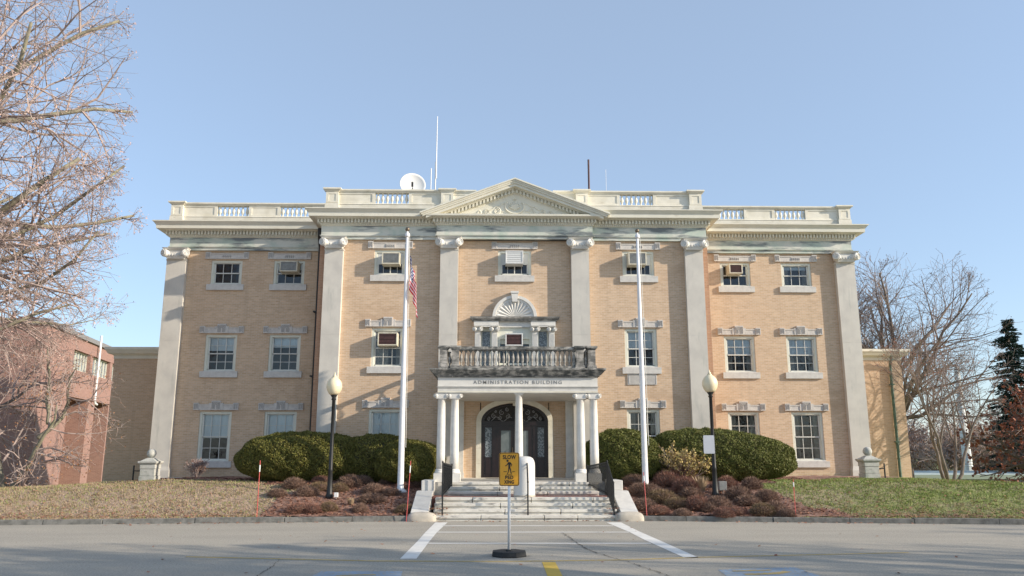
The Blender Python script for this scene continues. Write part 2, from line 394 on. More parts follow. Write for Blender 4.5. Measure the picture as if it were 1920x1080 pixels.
# kerb stones
mb = MB(); x = -60
while x < 60:
    L = rnd.uniform(1.6, 2.6); x1 = min(x + L, 60)
    if x < -3.5 < x1: x1 = -3.5
    if x < 3.55 < x1: x = 3.55
    if not (x1 > -3.45 and x < 3.5):
        h = .145 + rnd.uniform(-.012, .012); a = (x + .008, kerbY(x)); b = (x1 - .008, kerbY(x1)); j = rnd.uniform(-.012, .012)
        v = [(a[0], a[1] + j, -.02), (b[0], b[1] + j, -.02), (b[0], b[1] + .16, -.02), (a[0], a[1] + .16, -.02),
             (a[0], a[1] + j + .02, h), (b[0], b[1] + j + .02, h), (b[0], b[1] + .16, h), (a[0], a[1] + .16, h)]
        mb.add(v, [(0, 3, 2, 1), (4, 5, 6, 7), (0, 1, 5, 4), (1, 2, 6, 5), (2, 3, 7, 6), (3, 0, 4, 7)])
    x = x1
tag(mb.build('kerb', 'kerb', bevel=.012), kind='structure')
# painted markings
def sheet(name, polys, m, z):
    mb = MB()
    for p in polys: mb.add([(x, y, z) for x, y in p], [tuple(range(len(p)))])
    return tag(mb.build(name, m), kind='structure')
sheet('crosswalk_marking', [[(-2.74, 16.15), (-2.42, 16.15), (-2.42, 19.0), (-2.40, 21.4), (-2.30, 24.4), (-2.66, 24.4), (-2.70, 21.4), (-2.70, 19.29)],
    [(3.08, 16.19), (2.93, 20.0), (2.86, 21.6), (2.82, 24.3), (2.38, 24.3), (2.58, 21.4), (2.62, 19.5), (2.80, 16.2)],
    [(-2.36, 23.20), (2.42, 23.10), (2.42, 23.28), (-2.36, 23.38)],
    [(-2.39, 21.36), (2.56, 21.27), (2.56, 21.45), (-2.39, 21.54)], [(-2.41, 18.77), (2.63, 18.67), (2.63, 18.83), (-2.41, 18.93)]], 'pwhite', .004)
sheet('yellow_marking', [[(-7.0, 16.50), (-3.2, 15.79), (-.7, 15.66), (1.5, 15.84), (3.1, 16.20), (7.6, 16.88), (7.6, 16.98), (3.1, 16.32), (1.5, 15.96), (-.7, 15.78), (-3.2, 15.91), (-7.0, 16.62)]], 'pyellow', .004)
sheet('yellow_stripe_marking', [[(-.05, 10), (.20, 10), (.23, 15.62), (-.02, 15.62)]], 'pyellow2', .004)
sheet('accessible_bay_marking', [[(-4.05, 12.2), (-2.35, 12.2), (-2.5, 14.5), (-3.9, 14.5)], [(2.85, 12.4), (4.6, 12.6), (4.45, 14.85), (3.0, 14.55)]], 'pblue', .004)
sheet('accessible_bay_symbol_marking', [[(-3.55, 13.9), (-3.2, 14.0), (-2.9, 14.02), (-2.9, 14.12), (-3.2, 14.1), (-3.55, 14.02)],
    [(3.3, 13.9), (3.9, 14.0), (4.2, 14.25), (4.1, 14.35), (3.8, 14.15), (3.3, 14.05)], [(3.2, 14.3), (3.9, 14.42), (3.9, 14.52), (3.2, 14.42)]], 'pyellow', .008)
def crack(pts, wd):
    mb = MB(); P = []
    for a, b in zip(pts[:-1], pts[1:]):
        n = max(3, int(math.dist(a, b) / .12))
        for i in range(n):
            t = i / n; P.append((a[0] + (b[0] - a[0]) * t + rnd.uniform(-.035, .035), a[1] + (b[1] - a[1]) * t + rnd.uniform(-.05, .05)))
    v = []; f = []
    for i, (x, y) in enumerate(P):
        w_ = wd * rnd.uniform(.3, 1.3); v += [(x - w_, y, .010), (x + w_, y, .010)]
        if i: f.append((2 * i - 2, 2 * i - 1, 2 * i + 1, 2 * i))
    mb.add(v, f); return mb
c1 = crack([(.82, 21.2), (.95, 19.2), (1.11, 17.18), (1.61, 15.53), (1.93, 14.17), (2.2, 12)], .014)
c1.add(*(lambda q: (q.v, q.f))(crack([(-5.02, 16.04), (-4.9, 15), (-4.84, 14.01), (-4.9, 12)], .009)))
c1.add(*(lambda q: (q.v, q.f))(crack([(.9, 21.4), (1.6, 21.2), (2.3, 21.5)], .012)))
tag(c1.build('road_crack', 'crack'), kind='structure')
# mulch beds, draped above the ground
def bed(x, y):
    k = kerbY(x); u = y - k; w_ = .25 * math.sin(x * 2.1) + .15 * math.sin(x * 5.3 + 1)
    if y > 30.9 + w_ * .6 - (.6 if abs(x) > 9 else 2.2) * (1 if abs(x) < 11 else .3) and abs(x) < 15: return True
    if x < -2.9 and x > -8.0 - .9 * math.sin(u * .6) + w_: return u > .25 and x > -8.0 + (u - 2.2) * .35 * (u > 2.2)
    if x > 2.9: return u > .25 and x < 9.7 - .38 * u + w_
    return False
V = []; F = []; idx = {}; st = .15
def vid(i, j):
    if (i, j) not in idx:
        x = -15 + i * st; y = 24.2 + j * st; idx[(i, j)] = len(V)
        V.append((x, y, GZ(x, y) + .022 + .02 * math.sin(x * 9 + y * 4) * math.sin(y * 11 - x * 3)))
    return idx[(i, j)]
for i in range(200):
    for j in range(69):
        x = -15 + (i + .5) * st; y = 24.2 + (j + .5) * st
        if abs(x) < 3.05 or y > 34.3: continue
        if y > 32.4 and abs(x) < 8.0: continue
        if bed(x, y): F.append((vid(i, j), vid(i + 1, j), vid(i + 1, j + 1), vid(i, j + 1)))
o = link('mulch_bed', npmesh('mulch_bed', V, F, 'mulch')); tag(o, kind='structure')
# mulch chips + fallen leaves (stuff)
def flats(name, pts, s0, s1, m, label, tilt=.35):
    P = np.array(pts); n = len(P); a = rng.uniform(0, 2 * PI, n); s = rng.uniform(s0, s1, n)[:, None]
    A = np.stack([np.cos(a), np.sin(a), rng.uniform(-tilt, tilt, n)], 1) * s
    B = np.stack([-np.sin(a), np.cos(a), rng.uniform(-tilt, tilt, n)], 1) * s * .6
    return tag(link(name, quads(name, P, A, B, m)), label, None, None, 'stuff')
pts = []
while len(pts) < 14000:
    x = rnd.uniform(-15, 11); y = rnd.uniform(24.6, 33)
    if abs(x) > 3.1 and bed(x, y): pts.append((x, y, GZ(x, y) + .045))
flats('mulch_chips', pts, .02, .055, 'moundred', 'loose reddish bark chips covering the beds', .6)
pts = []
while len(pts) < 5200:
    x = rnd.uniform(-22, 22); k = kerbY(x)
    u = abs(rnd.gauss(0, 1.1)) if rnd.random() < .6 else rnd.uniform(.2, 6)
    if x < 0 and rnd.random() < .45: continue
    y = k + .2 + u
    if abs(x) < 3.4: continue
    pts.append((x, y, GZ(x, y) + .05))
while len(pts) < 8200:
    x = rnd.uniform(-9, 10); y = rnd.uniform(24.9, 29.5)
    if abs(x) > 3.3 and bed(x, y): pts.append((x, y, GZ(x, y) + .06))
for c in range(260):
    x = rnd.uniform(-12, 12); y = kerbY(x) - abs(rnd.gauss(.05, .25)); pts.append((x, y, .02))
for c in range(75):
    x = rnd.uniform(-9, 9); y = rnd.uniform(12, 23); pts.append((x, y, .02))
for c in range(260):
    s_ = rnd.choice((-1, 1)); pts.append((.03 + s_ * rnd.uniform(2.35, 2.95), rnd.uniform(24.75, 25.4), rnd.choice((.2, .36, .1))))
for c in range(1500):
    x = rnd.uniform(9, 22) if rnd.random() < .6 else rnd.uniform(-22, -8); y = kerbY(x) + .2 + abs(rnd.gauss(0, .45)); pts.append((x, y, GZ(x, y) + .05))
flats('fallen_leaves', pts, .028, .062, 'litter', 'dry brown leaves fallen on the lawn, kerb and steps')
# grass
def grass(name, x0, x1, n, m, label, h0, h1):
    P = []; C_ = [(rnd.uniform(x0, x1), rnd.uniform(.16, 7)) for _ in range(1400)]
    while len(P) < n:
        if rnd.random() < .45: cx_, cu = rnd.choice(C_); x = cx_ + rnd.gauss(0, .07); u = max(.15, cu + rnd.gauss(0, .07))
        else: x = rnd.uniform(x0, x1); u = rnd.uniform(.17, 7.5)
        y = kerbY(x) + u
        if abs(x) < 3.5 or bed(x, y) or (y > 30.6 and abs(x) < 10): continue
        if m == 'blade_green' and (rnd.random() > .35 + .10 * u): continue
        P.append((x, y, GZ(x, y)))
    P = np.array(P); n = len(P); a = rng.uniform(0, 2 * PI, n); h = rng.uniform(h0, h1, n) * np.where(rng.uniform(0, 1, n) < .12, 1.7, 1)
    W = np.stack([np.cos(a), np.sin(a), np.zeros(n)], 1) * .012
    T = np.stack([rng.normal(0, .03, n), rng.normal(0, .03, n), h], 1)
    V = np.stack([P - W, P + W, P + T], 1).reshape(-1, 3)
    tag(link(name, npmesh(name, V, np.arange(3 * n).reshape(n, 3), m)), label, None, None, 'stuff')
grass('dry_grass', -24, -7, 60000, 'blade_tan', 'dormant tan grass on the lawn left of the steps', .02, .06)
grass('green_grass', 8, 24, 60000, 'blade_green', 'green grass on the lawn right of the steps', .02, .06)
grass('green_grass', -24, -7, 12000, 'blade_green', 'greener grass tufts along the crest of the left lawn', .02, .06)
grass('dry_grass', 8, 24, 16000, 'blade_tan', 'tan dry grass mixed into the right lawn', .02, .05)

# ------------------------------------------------------------------ administration building
CX = -.12
B = thing('administration_building', 'three storey buff brick administration building with white pediment, pilasters and columned porch', 'building', (CX, 0, 0))
YW, YC = 34.5, 32.5
WO, CH = 15.24, 8.15
def wall(mb, x0, x1, z0, z1, y, holes, depth=.2):
    X = sorted({x0, x1} | {h[0] for h in holes} | {h[1] for h in holes}); Z = sorted({z0, z1} | {h[2] for h in holes} | {h[3] for h in holes})
    X = [a for a in X if x0 <= a <= x1]
    for i in range(len(X) - 1):
        for j in range(len(Z) - 1):
            xm = (X[i] + X[i + 1]) / 2; zm = (Z[j] + Z[j + 1]) / 2
            if any(h[0] < xm < h[1] and h[2] < zm < h[3] for h in holes): continue
            mb.add([(X[i], y, Z[j]), (X[i + 1], y, Z[j]), (X[i + 1], y, Z[j + 1]), (X[i], y, Z[j + 1])], [(0, 1, 2, 3)])
    for a, b, c, d in holes:
        mb.add([(a, y, c), (b, y, c), (b, y, d), (a, y, d), (a, y + depth, c), (b, y + depth, c), (b, y + depth, d), (a, y + depth, d)],
               [(0, 4, 5, 1), (1, 5, 6, 2), (2, 6, 7, 3), (3, 7, 4, 0)])
F3, F2, F1 = (9.28, 10.37), (5.45, 7.05), (1.67, 3.74)
wx = (9.94, 12.69); ww = 1.36; cw = 1.34; cxo = 5.22
hW = [(s * x - ww / 2, s * x + ww / 2, *f) for s in (-1, 1) for x in wx for f in (F3, F2, F1)]
hC = [(s * cxo - cw / 2, s * cxo + cw / 2, *f) for s in (-1, 1) for f in (F3, F2, F1)] + [(-.70, .70, *F3)]
PD = (-1.40, 1.40, 1.05, 4.02); PW = (-1.40, 1.40, 4.95, 7.10)
mb = MB()
wall(mb, -WO, -CH, .3, 12.0, YW, [h for h in hW if h[0] < 0]); wall(mb, CH, WO, .3, 12.0, YW, [h for h in hW if h[0] > 0])
wall(mb, -CH, CH, .3, 12.0, YC, hC + [PD, PW])
# spandrels of the elliptical door arch
N = 20; AR = lambda t: (1.36 * math.cos(t), 3.27 + .72 * math.sin(t))
for i in range(N):
    a = AR(PI * i / N); b = AR(PI * (i + 1) / N)
    mb.add([(a[0], YC + .003, a[1]), (a[0], YC + .003, 4.03), (b[0], YC + .003, 4.03), (b[0], YC + .003, b[1]), (a[0], YC + .2, a[1]), (b[0], YC + .2, b[1])], [(0, 1, 2, 3), (0, 3, 5, 4)])
# sides, backs, roofs
for s in (-1, 1):
    mb.add([(s * WO, YW, .3), (s * WO, 39.8, -1), (s * WO, 39.8, 12), (s * WO, YW, 12)], [(0, 1, 2, 3)])
    mb.add([(s * CH, YC, .3), (s * CH, YW + .01, .3), (s * CH, YW + .01, 12), (s * CH, YC, 12)], [(0, 1, 2, 3)])
mb.add([(-WO, 39.8, -1), (WO, 39.8, -1), (WO, 39.8, 12), (-WO, 39.8, 12)], [(0, 1, 2, 3)])
mb.build('wall', 'brick', B)
mb = MB(); mb.box(-WO + .3, WO - .3, YW + .3, 39.7, 11.99, 12.08); mb.box(-CH + .1, CH - .1, YC + .1, YW + .35, 11.995, 12.085); mb.build('roof', 'roof', B)
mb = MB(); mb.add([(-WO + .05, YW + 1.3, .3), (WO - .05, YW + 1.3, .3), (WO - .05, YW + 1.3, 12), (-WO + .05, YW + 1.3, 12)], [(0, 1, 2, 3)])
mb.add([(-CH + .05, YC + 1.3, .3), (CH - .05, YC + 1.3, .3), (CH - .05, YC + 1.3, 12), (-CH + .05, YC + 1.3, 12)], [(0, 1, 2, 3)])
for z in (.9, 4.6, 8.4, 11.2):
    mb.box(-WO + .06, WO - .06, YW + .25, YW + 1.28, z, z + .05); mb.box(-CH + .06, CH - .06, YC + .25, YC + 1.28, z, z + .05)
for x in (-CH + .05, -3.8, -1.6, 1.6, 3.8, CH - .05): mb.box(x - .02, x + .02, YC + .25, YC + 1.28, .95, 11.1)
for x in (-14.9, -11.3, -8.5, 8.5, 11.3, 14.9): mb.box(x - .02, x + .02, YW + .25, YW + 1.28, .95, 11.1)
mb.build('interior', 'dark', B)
for s in (-1, 1):
    mb = MB(); a, b = sorted((s * 7.90, s * (CH + .015))); mb.box(a, b, YC - .03, YC + .3, .5, 10.78); mb.build('corner_brick', 'strip', B)
mb = MB()
mb.tbox(-WO, -CH + .05, YW - .05, YW + .2, .3, 1.02, .03, .0); mb.tbox(CH - .05, WO, YW - .05, YW + .2, .3, 1.02, .03, .0)
mb.tbox(-CH, -3, YC - .05, YC + .2, .3, 1.02, .03, 0); mb.tbox(3, CH, YC - .05, YC + .2, .3, 1.02, .03, 0)
mb.build('water_table', 'sill', B)

def spiral(mb, cx, y, cz, r, sgn, yaw=0, t=.022, turns=2.1):
    P = []; rr = []
    n = 26
    for i in range(n + 1):
        q = i / n; a = PI / 2 - sgn * q * turns * 2 * PI; rad = r * (1 - .82 * q)
        P.append((rad * math.cos(a), 0, rad * math.sin(a))); rr.append(t * (1 - .5 * q))
    T = Matrix.Translation((cx, y, cz)) @ Matrix.Rotation(yaw, 4, 'Z')
    q = MB(T); q.tube(P, rr, 5); mb.add(q.v, q.f)
def ionic(mb, x, y, zb, zt, w_, proj, ang=.5):
    """ionic capital: abacus, echinus with small egg shapes, two volutes turned outwards; y = face plane"""
    h = zt - zb; r = h * .36
    mb.tbox(x - w_ / 2 + .06, x + w_ / 2 - .06, y - proj + .08, y + .1, zt - h * .16, zt, -.02, .05)
    mb.tbox(x - w_ / 2 + .12, x + w_ / 2 - .12, y - proj + .16, y + .1, zb + h * .2, zt - h * .16, 0, 0)
    mb.tbox(x - w_ * .34, x + w_ * .34, y - proj + .17, y + .1, zb, zb + h * .22, -.02, .03)
    n = 5
    for i in range(n):
        ex = x + (i - (n - 1) / 2) * w_ * .11
        mb.lathe(ex, y - proj + .15, [(.0, zb + h * .18), (w_ * .04, zb + h * .26), (w_ * .045, zb + h * .38), (w_ * .02, zb + h * .46)], 6)
    for s in (-1, 1):
        vx = x + s * (w_ / 2 - r * .75); vz = zt - h * .16 - r * .95
        T = Matrix.Translation((vx, y - proj + .12, vz)) @ Matrix.Rotation(s * ang, 4, 'Z') @ Matrix.Rotation(PI / 2, 4, 'X')
        q = MB(T); q.lathe(0, 0, [(r * .9, -.14), (r, -.1), (r * .98, .05), (r * .8, .07)], 16); q.lathe(0, 0, [(r * .2, .05), (r * .16, .11)], 8)
        mb.add(q.v, q.f)
        dx = s * math.sin(ang) * .09; spiral(mb, vx + dx * 1.0, y - proj + .12 - .075 * math.cos(ang), vz, r * .9, s, s * ang, t=.02 * r / .15)
def pilaster(x, w_, y, pr, z0=1.3):
    mb = MB(); z = z0
    for zz in (z0, 3.9, 6.75, 10.40):
        if zz > z: mb.box(x - w_ / 2, x + w_ / 2, y - pr, y + .05, z + .006, zz); z = zz
    mb.box(x - w_ / 2 + .006, x + w_ / 2 - .006, y - pr + .006, y + .04, z0, 10.4)
    mb.tbox(x - w_ / 2, x + w_ / 2, y - pr, y + .05, .6, z0, .07, .05); mb.tbox(x - w_ / 2, x + w_ / 2, y - pr, y + .05, z0, z0 + .16, .045, .0)
    mb.tbox(x - w_ / 2, x + w_ / 2, y - pr, y + .05, 10.30, 10.36, .02, .02)
    o = mb.build('pilaster', 'marble', B)
    q = MB(); ionic(q, x, y - pr + .02, 10.36, 10.83, w_ + .32, .34); q.build('capital', 'white', o)
for s in (-1, 1):
    pilaster(s * 14.84, .84, YW, .22, 1.3); pilaster(s * 7.54, .76, YC, .23); pilaster(s * 2.73, .74, YC - .10, .22)

def entab(name, x0, x1, yf, yb, z=10.80, dent=.14, gable=False, gap=0, mats=('frieze', 'cornice')):
    q = MB(); q.tbox(x0, x1, yf, yb, z, z + .13, -.03, -.03); q.tbox(x0, x1, yf, yb, z + .13, z + .17, .02, .03); q.tbox(x0, x1, yf, yb, z + .17, z + .58, -.02, -.02)
    o = q.build('frieze', mats[0], B)
    q = MB()
    q.tbox(x0, x1, yf, yb, z + .58, z + .66, 0, .05)
    n = int((x1 - x0) / .085)           # small bead row
    for i in range(n): xx = x0 + (i + .5) * (x1 - x0) / n; q.box(xx - .024, xx + .024, yf - .075, yf - .02, z + .605, z + .655)
    q.tbox(x0, x1, yf, yb, z + .66, z + .84, .07, .07)
    n = int((x1 - x0 + .3) / dent)
    for i in range(n):
        xx = x0 - .15 + (i + .5) * (x1 - x0 + .3) / n; q.box(xx - dent * .25, xx + dent * .25, yf - .19, yf - .06, z + .68, z + .83)
    for xx, s in ((x0, -1), (x1, 1)):
        n = max(1, int((yb - yf) / dent))
        for i in range(n):
            yy = yf + (i + .2) * dent; a, b = sorted((xx + s * .06, xx + s * .17)); q.box(a, b, yy, yy + dent * .54, z + .68, z + .83)
    for a, b in (((x0, x1),) if not gap else ((x0, -gap), (gap, x1))):
        q.tbox(a, b, yf, yb, z + .84, z + .88, .19, .24)
        q.tbox(a, b, yf, yb, z + .88, z + (.955 if gable else 1.03), .44, .45)
        if not gable: q.tbox(a, b, yf, yb, z + 1.03, z + 1.17, .45, .56); q.tbox(a, b, yf, yb, z + 1.17, z + 1.21, .58, .58)
    if gap: q.box(x0 + 1, x1 - 1, yf + .12, yb - .1, z + .85, z + 1.15)
    q.build('cornice', mats[1], B)
for s in (-1, 1):
    a, b = sorted((s * (CH - .1), s * (WO + .02))); entab('wing', a, b, YW - .14, YW + .6)
entab('centre', -CH, CH, YC - .14, YW + .5, gap=3.86)
entab('pediment', -3.30, 3.30, YC - .32, YC + .1, gable=True)
# rust-brown drip edge on top of the cornices
mb = MB()
for s in (-1, 1):
    a, b = sorted((s * (CH + .5), s * (WO + .02))); mb.tbox(a, b, YW - .14, YW + .5, 12.012, 12.05, .52, .45)
    a, b = sorted((s * 3.95, s * CH)); mb.tbox(a, b, YC - .14, YW, 12.014, 12.052, .52, .45)
mb.build('roof_edge', 'roofedge', B)

# parapet balustrades
BAL = [(.055, 0), (.055, .03), (.03, .045), (.028, .09), (.062, .17), (.066, .21), (.05, .29), (.028, .37), (.026, .42), (.055, .44), (.055, .47)]
def baluster_mesh(h, w_=1.0):
    q = MB(); k = h / .47; q.lathe(0, 0, [(r * w_, z * k) for r, z in BAL], 10); return q.build('baluster', 'cream', smooth=True, mesh_only=True)
bm_par = baluster_mesh(.52, 1.15)
def parapet(x0, x1, y, opens, posts, zb=12.07, zt=12.98):
    q = MB(); th = .26
    q.box(x0, x1, y, y + th, zb + .10, zb + .26); q.tbox(x0, x1, y, y + th, zb + .26, zb + .30, .02, 0)
    q.tbox(x0, x1, y, y + th, zt - .13, zt - .06, 0, .05, back=True); q.tbox(x0, x1, y, y + th, zt - .06, zt, .07, .07, back=True)
    X = x0
    for a, b in sorted(opens) + [(x1, None)]:
        if a - X > .05:
            q.box(X, a, y + .04, y + th - .04, zb + .28, zt - .12)
            L = a - X
            if L > .9:       # raised border of the panel
                q.box(X + .0, X + .13, y + .015, y + .06, zb + .30, zt - .13); q.box(a - .13, a, y + .015, y + .06, zb + .30, zt - .13)
                q.box(X + .13, a - .13, y + .015, y + .06, zt - .2, zt - .13); q.box(X + .13, a - .13, y + .015, y + .06, zb + .30, zb + .36)
        X = b
    for px in posts:
        q.tbox(px - .26, px + .26, y - .07, y + th, zb - .02, zb + .28, .04, .03); q.box(px - .26, px + .26, y - .07, y + th, zb + .28, zt - .12)
        for a, b, c, d in ((-.26, -.15, 0, 0), (.15, .26, 0, 0)): q.box(px + a, px + b, y - .09, y - .06, zb + .30, zt - .14)
        q.box(px - .15, px + .15, y - .09, y - .06, zt - .22, zt - .14); q.box(px - .15, px + .15, y - .09, y - .06, zb + .30, zb + .37)
        q.tbox(px - .26, px + .26, y - .07, y + th + .02, zt - .13, zt - .03, .0, .10); q.tbox(px - .26, px + .26, y - .07, y + th + .02, zt - .03, zt + .03, .12, .12)
    o = q.build('parapet', 'cream', B)
    k = MB(); k.box(x0, x1, y + .03, y + th, zb - .06, zb + .10); k.build('dark_gap_strip', 'roofedge', o)  # near-black strip colours in the dark line below the parapet base
    for a, b in opens:
        n = 7
        for i in range(n): link('baluster', bm_par, o, (a + (i + .5) * (b - a) / n, y + th / 2, zb + .29))
    return o
yp = YW - .16; yq = YC - .14
for s in (-1, 1):
    op = [tuple(sorted((s * 13.25, s * 11.85))), tuple(sorted((s * 10.45, s * 9.05)))]
    a, b = sorted((s * 8.0, s * 14.98)); parapet(a, b, yp, op, [s * 15.0])
    op = [tuple(sorted((s * 5.92, s * 4.5)))]
    a, b = sorted((s * 1.7, s * 7.75)); parapet(a, b, yq, op, [s * 7.72, s * 2.86])

# pediment
mb = MB(); zb, ap = 11.80, 13.30; hx = 3.30; yf = YC - .32
def rake(mb, z0, z1, e, lo_x):      # raking band following the gable, between offsets z0..z1 measured at the apex
    sl = (ap - zb) / (hx + .62)
    for s in (-1, 1):
        x1 = lo_x
        P = [(0, ap - z1), (s * x1, ap - z1 - sl * x1), (s * x1, ap - z0 - sl * x1), (0, ap - z0)]
        if s < 0: P = P[::-1]
        mb.prism(P, yf - e, YC + 1.0)
rake(mb, 0, .06, .58, 3.95); rake(mb, .06, .13, .52, 3.90); rake(mb, .13, .20, .48, 3.84); rake(mb, .20, .31, .42, 3.7); rake(mb, .31, .35, .2, 3.2); rake(mb, .35, .50, .07, 2.9)
sl = (ap - zb) / (hx + .62)
for s in (-1, 1):
    for i in range(19):
        x = s * (.09 + i * .15); zt = ap - .355 - sl * abs(x)
        if zt - .15 < zb - .05: continue
        mb.prism([(x - .042, zt - .14 + s * sl * .042), (x + .042, zt - .14 - s * sl * .042), (x + .042, zt - s * sl * .042), (x - .042, zt + s * sl * .042)], yf - .18, yf - .06)
mb.prism([(-3.3, zb - .10), (3.3, zb - .10), (0, ap - .5)], yf, YC + .9)
ped = mb.build('pediment', 'cornice', B)
mb = MB()          # carved shell cartouche with scrolls
cz = 12.20
P = [(.40 * math.cos(a) * 1.0, yf - .03, cz + .30 * math.sin(a)) for a in [PI * .78 + i * (PI * 1.44) / 18 for i in range(19)]]
mb.tube(P, .035, 6)
for i in range(9):
    a = PI / 2 + (i - 4) * .30; r = .27
    mb.tube([(.02 * math.cos(a), yf - .03, cz - .16 + .02), (r * .6 * math.cos(a), yf - .06, cz - .12 + r * .7 * math.sin(a)), (r * math.cos(a), yf - .03, cz - .10 + r * 1.15 * math.sin(a))], [.018, .035, .028], 6)
mb.tube([(-.05, yf - .05, cz + .3), (0, yf - .06, cz + .36), (.05, yf - .05, cz + .3)], .03, 5)
for s in (-1, 1):
    for k, (x, r) in enumerate(((.74, .155), (1.15, .125), (1.5, .09))): spiral(mb, s * x, yf - .02, 11.83 + r * 1.1, r, s if k % 2 else -s, 0, .024)
    mb.tube([(s * (.45 + .16 * i), yf - .02, 11.85 + .05 * math.sin(i * 1.9) + .14 * math.exp(-i * .5)) for i in range(9)], .018, 5)
    mb.tube([(s * (.42 + .1 * i), yf - .02, cz + .14 - .045 * i + .03 * math.sin(i * 2)) for i in range(8)], .016, 5)
mb.build('carving', 'cornice', ped)

# ------------------------------------------------------------------ windows
cache = {}
def win(x, y, zz, w_, kind, blind=.5, lint='key', curtain=False):
    z0, z1 = zz; h = z1 - z0; key = (w_, kind, round(h, 2), lint)
    if key not in cache:
        q = MB(); t = .095; a = w_ / 2
        for s in (-1, 1):
            p, r = sorted((s * a, s * (a - t))); q.box(p, r, .05, .19, 0, h); p, r = sorted((s * (a - t), s * (a - t - .03))); q.box(p, r, .10, .2, .06, h - t)
        q.box(-a + t, a - t, .05, .19, h - t, h); q.box(-a + t, a - t, .05, .2, 0, .06)
        frame = q.build('window', 'winframe', mesh_only=True)
        gx = a - t - .03; zb_, zt_ = .06, h - t
        q = MB(); mid = (zb_ + zt_) / 2 if kind != 'strip' else None
        if kind == 'strip':   # panel above, narrow light below
            q.box(-gx, gx, .11, .15, h * .46, zt_); q.box(-gx, gx, .12, .16, zb_, zb_ + .06); q.box(-gx, -gx + .06, .12, .16, zb_, h * .46); q.box(gx - .06, gx, .12, .16, zb_, h * .46)
            q.box(-.02, .02, .13, .15, zb_, h * .46); q.box(-.3, -.285, .13, .15, zb_, h * .46); q.box(.285, .3, .13, .15, zb_, h * .46)
        else:
            for (c, d, yy) in ((mid - .02, zt_, .115), (zb_, mid + .02, .15)):
                q.box(-gx, gx, yy, yy + .035, c, c + .045); q.box(-gx, gx, yy, yy + .035, d - .04, d); q.box(-gx, -gx + .045, yy, yy + .035, c, d); q.box(gx - .045, gx, yy, yy + .035, c, d)
                for i in (1, 2): xx = -gx + i * 2 * gx / 3; q.box(xx - .012, xx + .012, yy + .008, yy + .03, c, d)
                if kind == 'tall': q.box(-gx, gx, yy + .01, yy + .028, (c + d) / 2 - .011, (c + d) / 2 + .011)
        sash = q.build('sash', 'sash', mesh_only=True)
        q = MB(); q.add([(-gx, .17, zb_), (gx, .17, zb_), (gx, .17, zt_), (-gx, .17, zt_)], [(0, 1, 2, 3)]) ; pane = q.build('pane', 'glass', mesh_only=True)
        q = MB()
        n = 12
        for i in range(n): xx = -gx + 2 * gx * i / n; x2 = -gx + 2 * gx * (i + 1) / n; yy = .215 + .004 * (i % 2); q.add([(xx, .215 + .004 * (i % 2), -1), (x2, .215 + .004 * ((i + 1) % 2), -1), (x2, .215 + .004 * ((i + 1) % 2), 0), (xx, yy, 0)], [(0, 1, 2, 3)])
        blm = q.build('blind', 'blind', mesh_only=True)
        q = MB(); q.box(-a - .13, a + .13, -.09, .1, -.26, 0); q.tbox(-a + .0, a - .0, -.04, .06, 0, .03, .0, -.02); sill = q.build('sill', 'sill', mesh_only=True)
        q = MB(); lz = h + .06; L = a + .27
        q.box(-L + .2, L - .2, -.045, .05, lz, lz + .25)
        q.box(-L + .2, L - .2, -.065, .05, lz + .205, lz + .25); q.box(-L + .2, L - .2, -.055, .05, lz, lz + .03)
        for s in (-1, 1): p, r = sorted((s * (L - .22), s * L)); q.box(p, r, -.08, .05, lz - .0, lz + .31)
        if lint == 'key':
            q.box(-.19, .19, -.085, .05, lz, lz + .40)
            for s in (-1, 1): p, r = sorted((s * .19, s * .30)); q.box(p, r, -.07, .05, lz, lz + .30)
            for k in range(3):     # meander ridges
                e = .15 - k * .05
                for s in (-1, 1): q.box(s * e - .011, s * e + .011, -.10, -.08, lz + .05, lz + .34 - k * .05, 1)
                q.box(-e, e, -.10, -.08, lz + .33 - k * .05, lz + .35 - k * .05, 1)
        else:
            q.box(-.2, .2, -.06, .05, lz + .03, lz + .20)
            for k in range(5): q.lathe(-.16 + .08 * k, -.06, [(.0, lz + .04), (.03, lz + .1), (.02, lz + .17)], 6, 1)
        for s in (-1, 1):
            for k in range(2):
                e = .075 - .04 * k; c = s * (L - .11)
                q.box(c - e, c - e + .014, -.095, -.08, lz + .05, lz + .27 - k * .04, 1); q.box(c + e - .014, c + e, -.095, -.08, lz + .05 + .04 * k, lz + .27 - k * .04, 1); q.box(c - e, c + e, -.095, -.08, lz + .255 - k * .04, lz + .27 - k * .04, 1)
        lin = q.build('lintel', ['lintel', 'key'], mesh_only=True)
        cache[key] = (frame, sash, pane, blm, sill, lin, gx)
    frame, sash, pane, blm, sill, lin, gx = cache[key]
    o = link('window', frame, B, (x, y, z0))
    link('sash', sash, o); link('pane', pane, o); link('sill', sill, o)
    if lint: link('lintel', lin, o)
    if blind > 0: b_ = link('blind', blm, o, (0, 0, h - .09)); b_.scale = (1, 1, (h - .12) * blind)
    if curtain:
        q = MB(); n = 40
        def fold(xa, xb):
            v = []; f = []
            for i in range(n + 1):
                xx = xa + (xb - xa) * i / n; yy = .26 + .02 * math.sin(i * 1.3); v += [(xx, yy, .07), (xx, yy, h - .1)]
                if i: f.append((2 * i - 2, 2 * i, 2 * i + 1, 2 * i - 1))
            q.add(v, f)
        fold(-gx, -gx + .42 * w_ if curtain == 1 else -gx + .2 * w_); fold(gx - .16 * w_, gx); q.build('curtain', 'curtain', o)
    return o
W_ = lambda s, i: s * wx[i]
win(W_(-1, 1), YW, F3, ww, 'short', .0, 'orn'); win(W_(-1, 0), YW, F3, ww, 'short', .30, 'orn')
win(W_(1, 0), YW, F3, ww, 'short', .0, 'orn'); win(W_(1, 1), YW, F3, ww, 'short', .2, 'orn', 2)
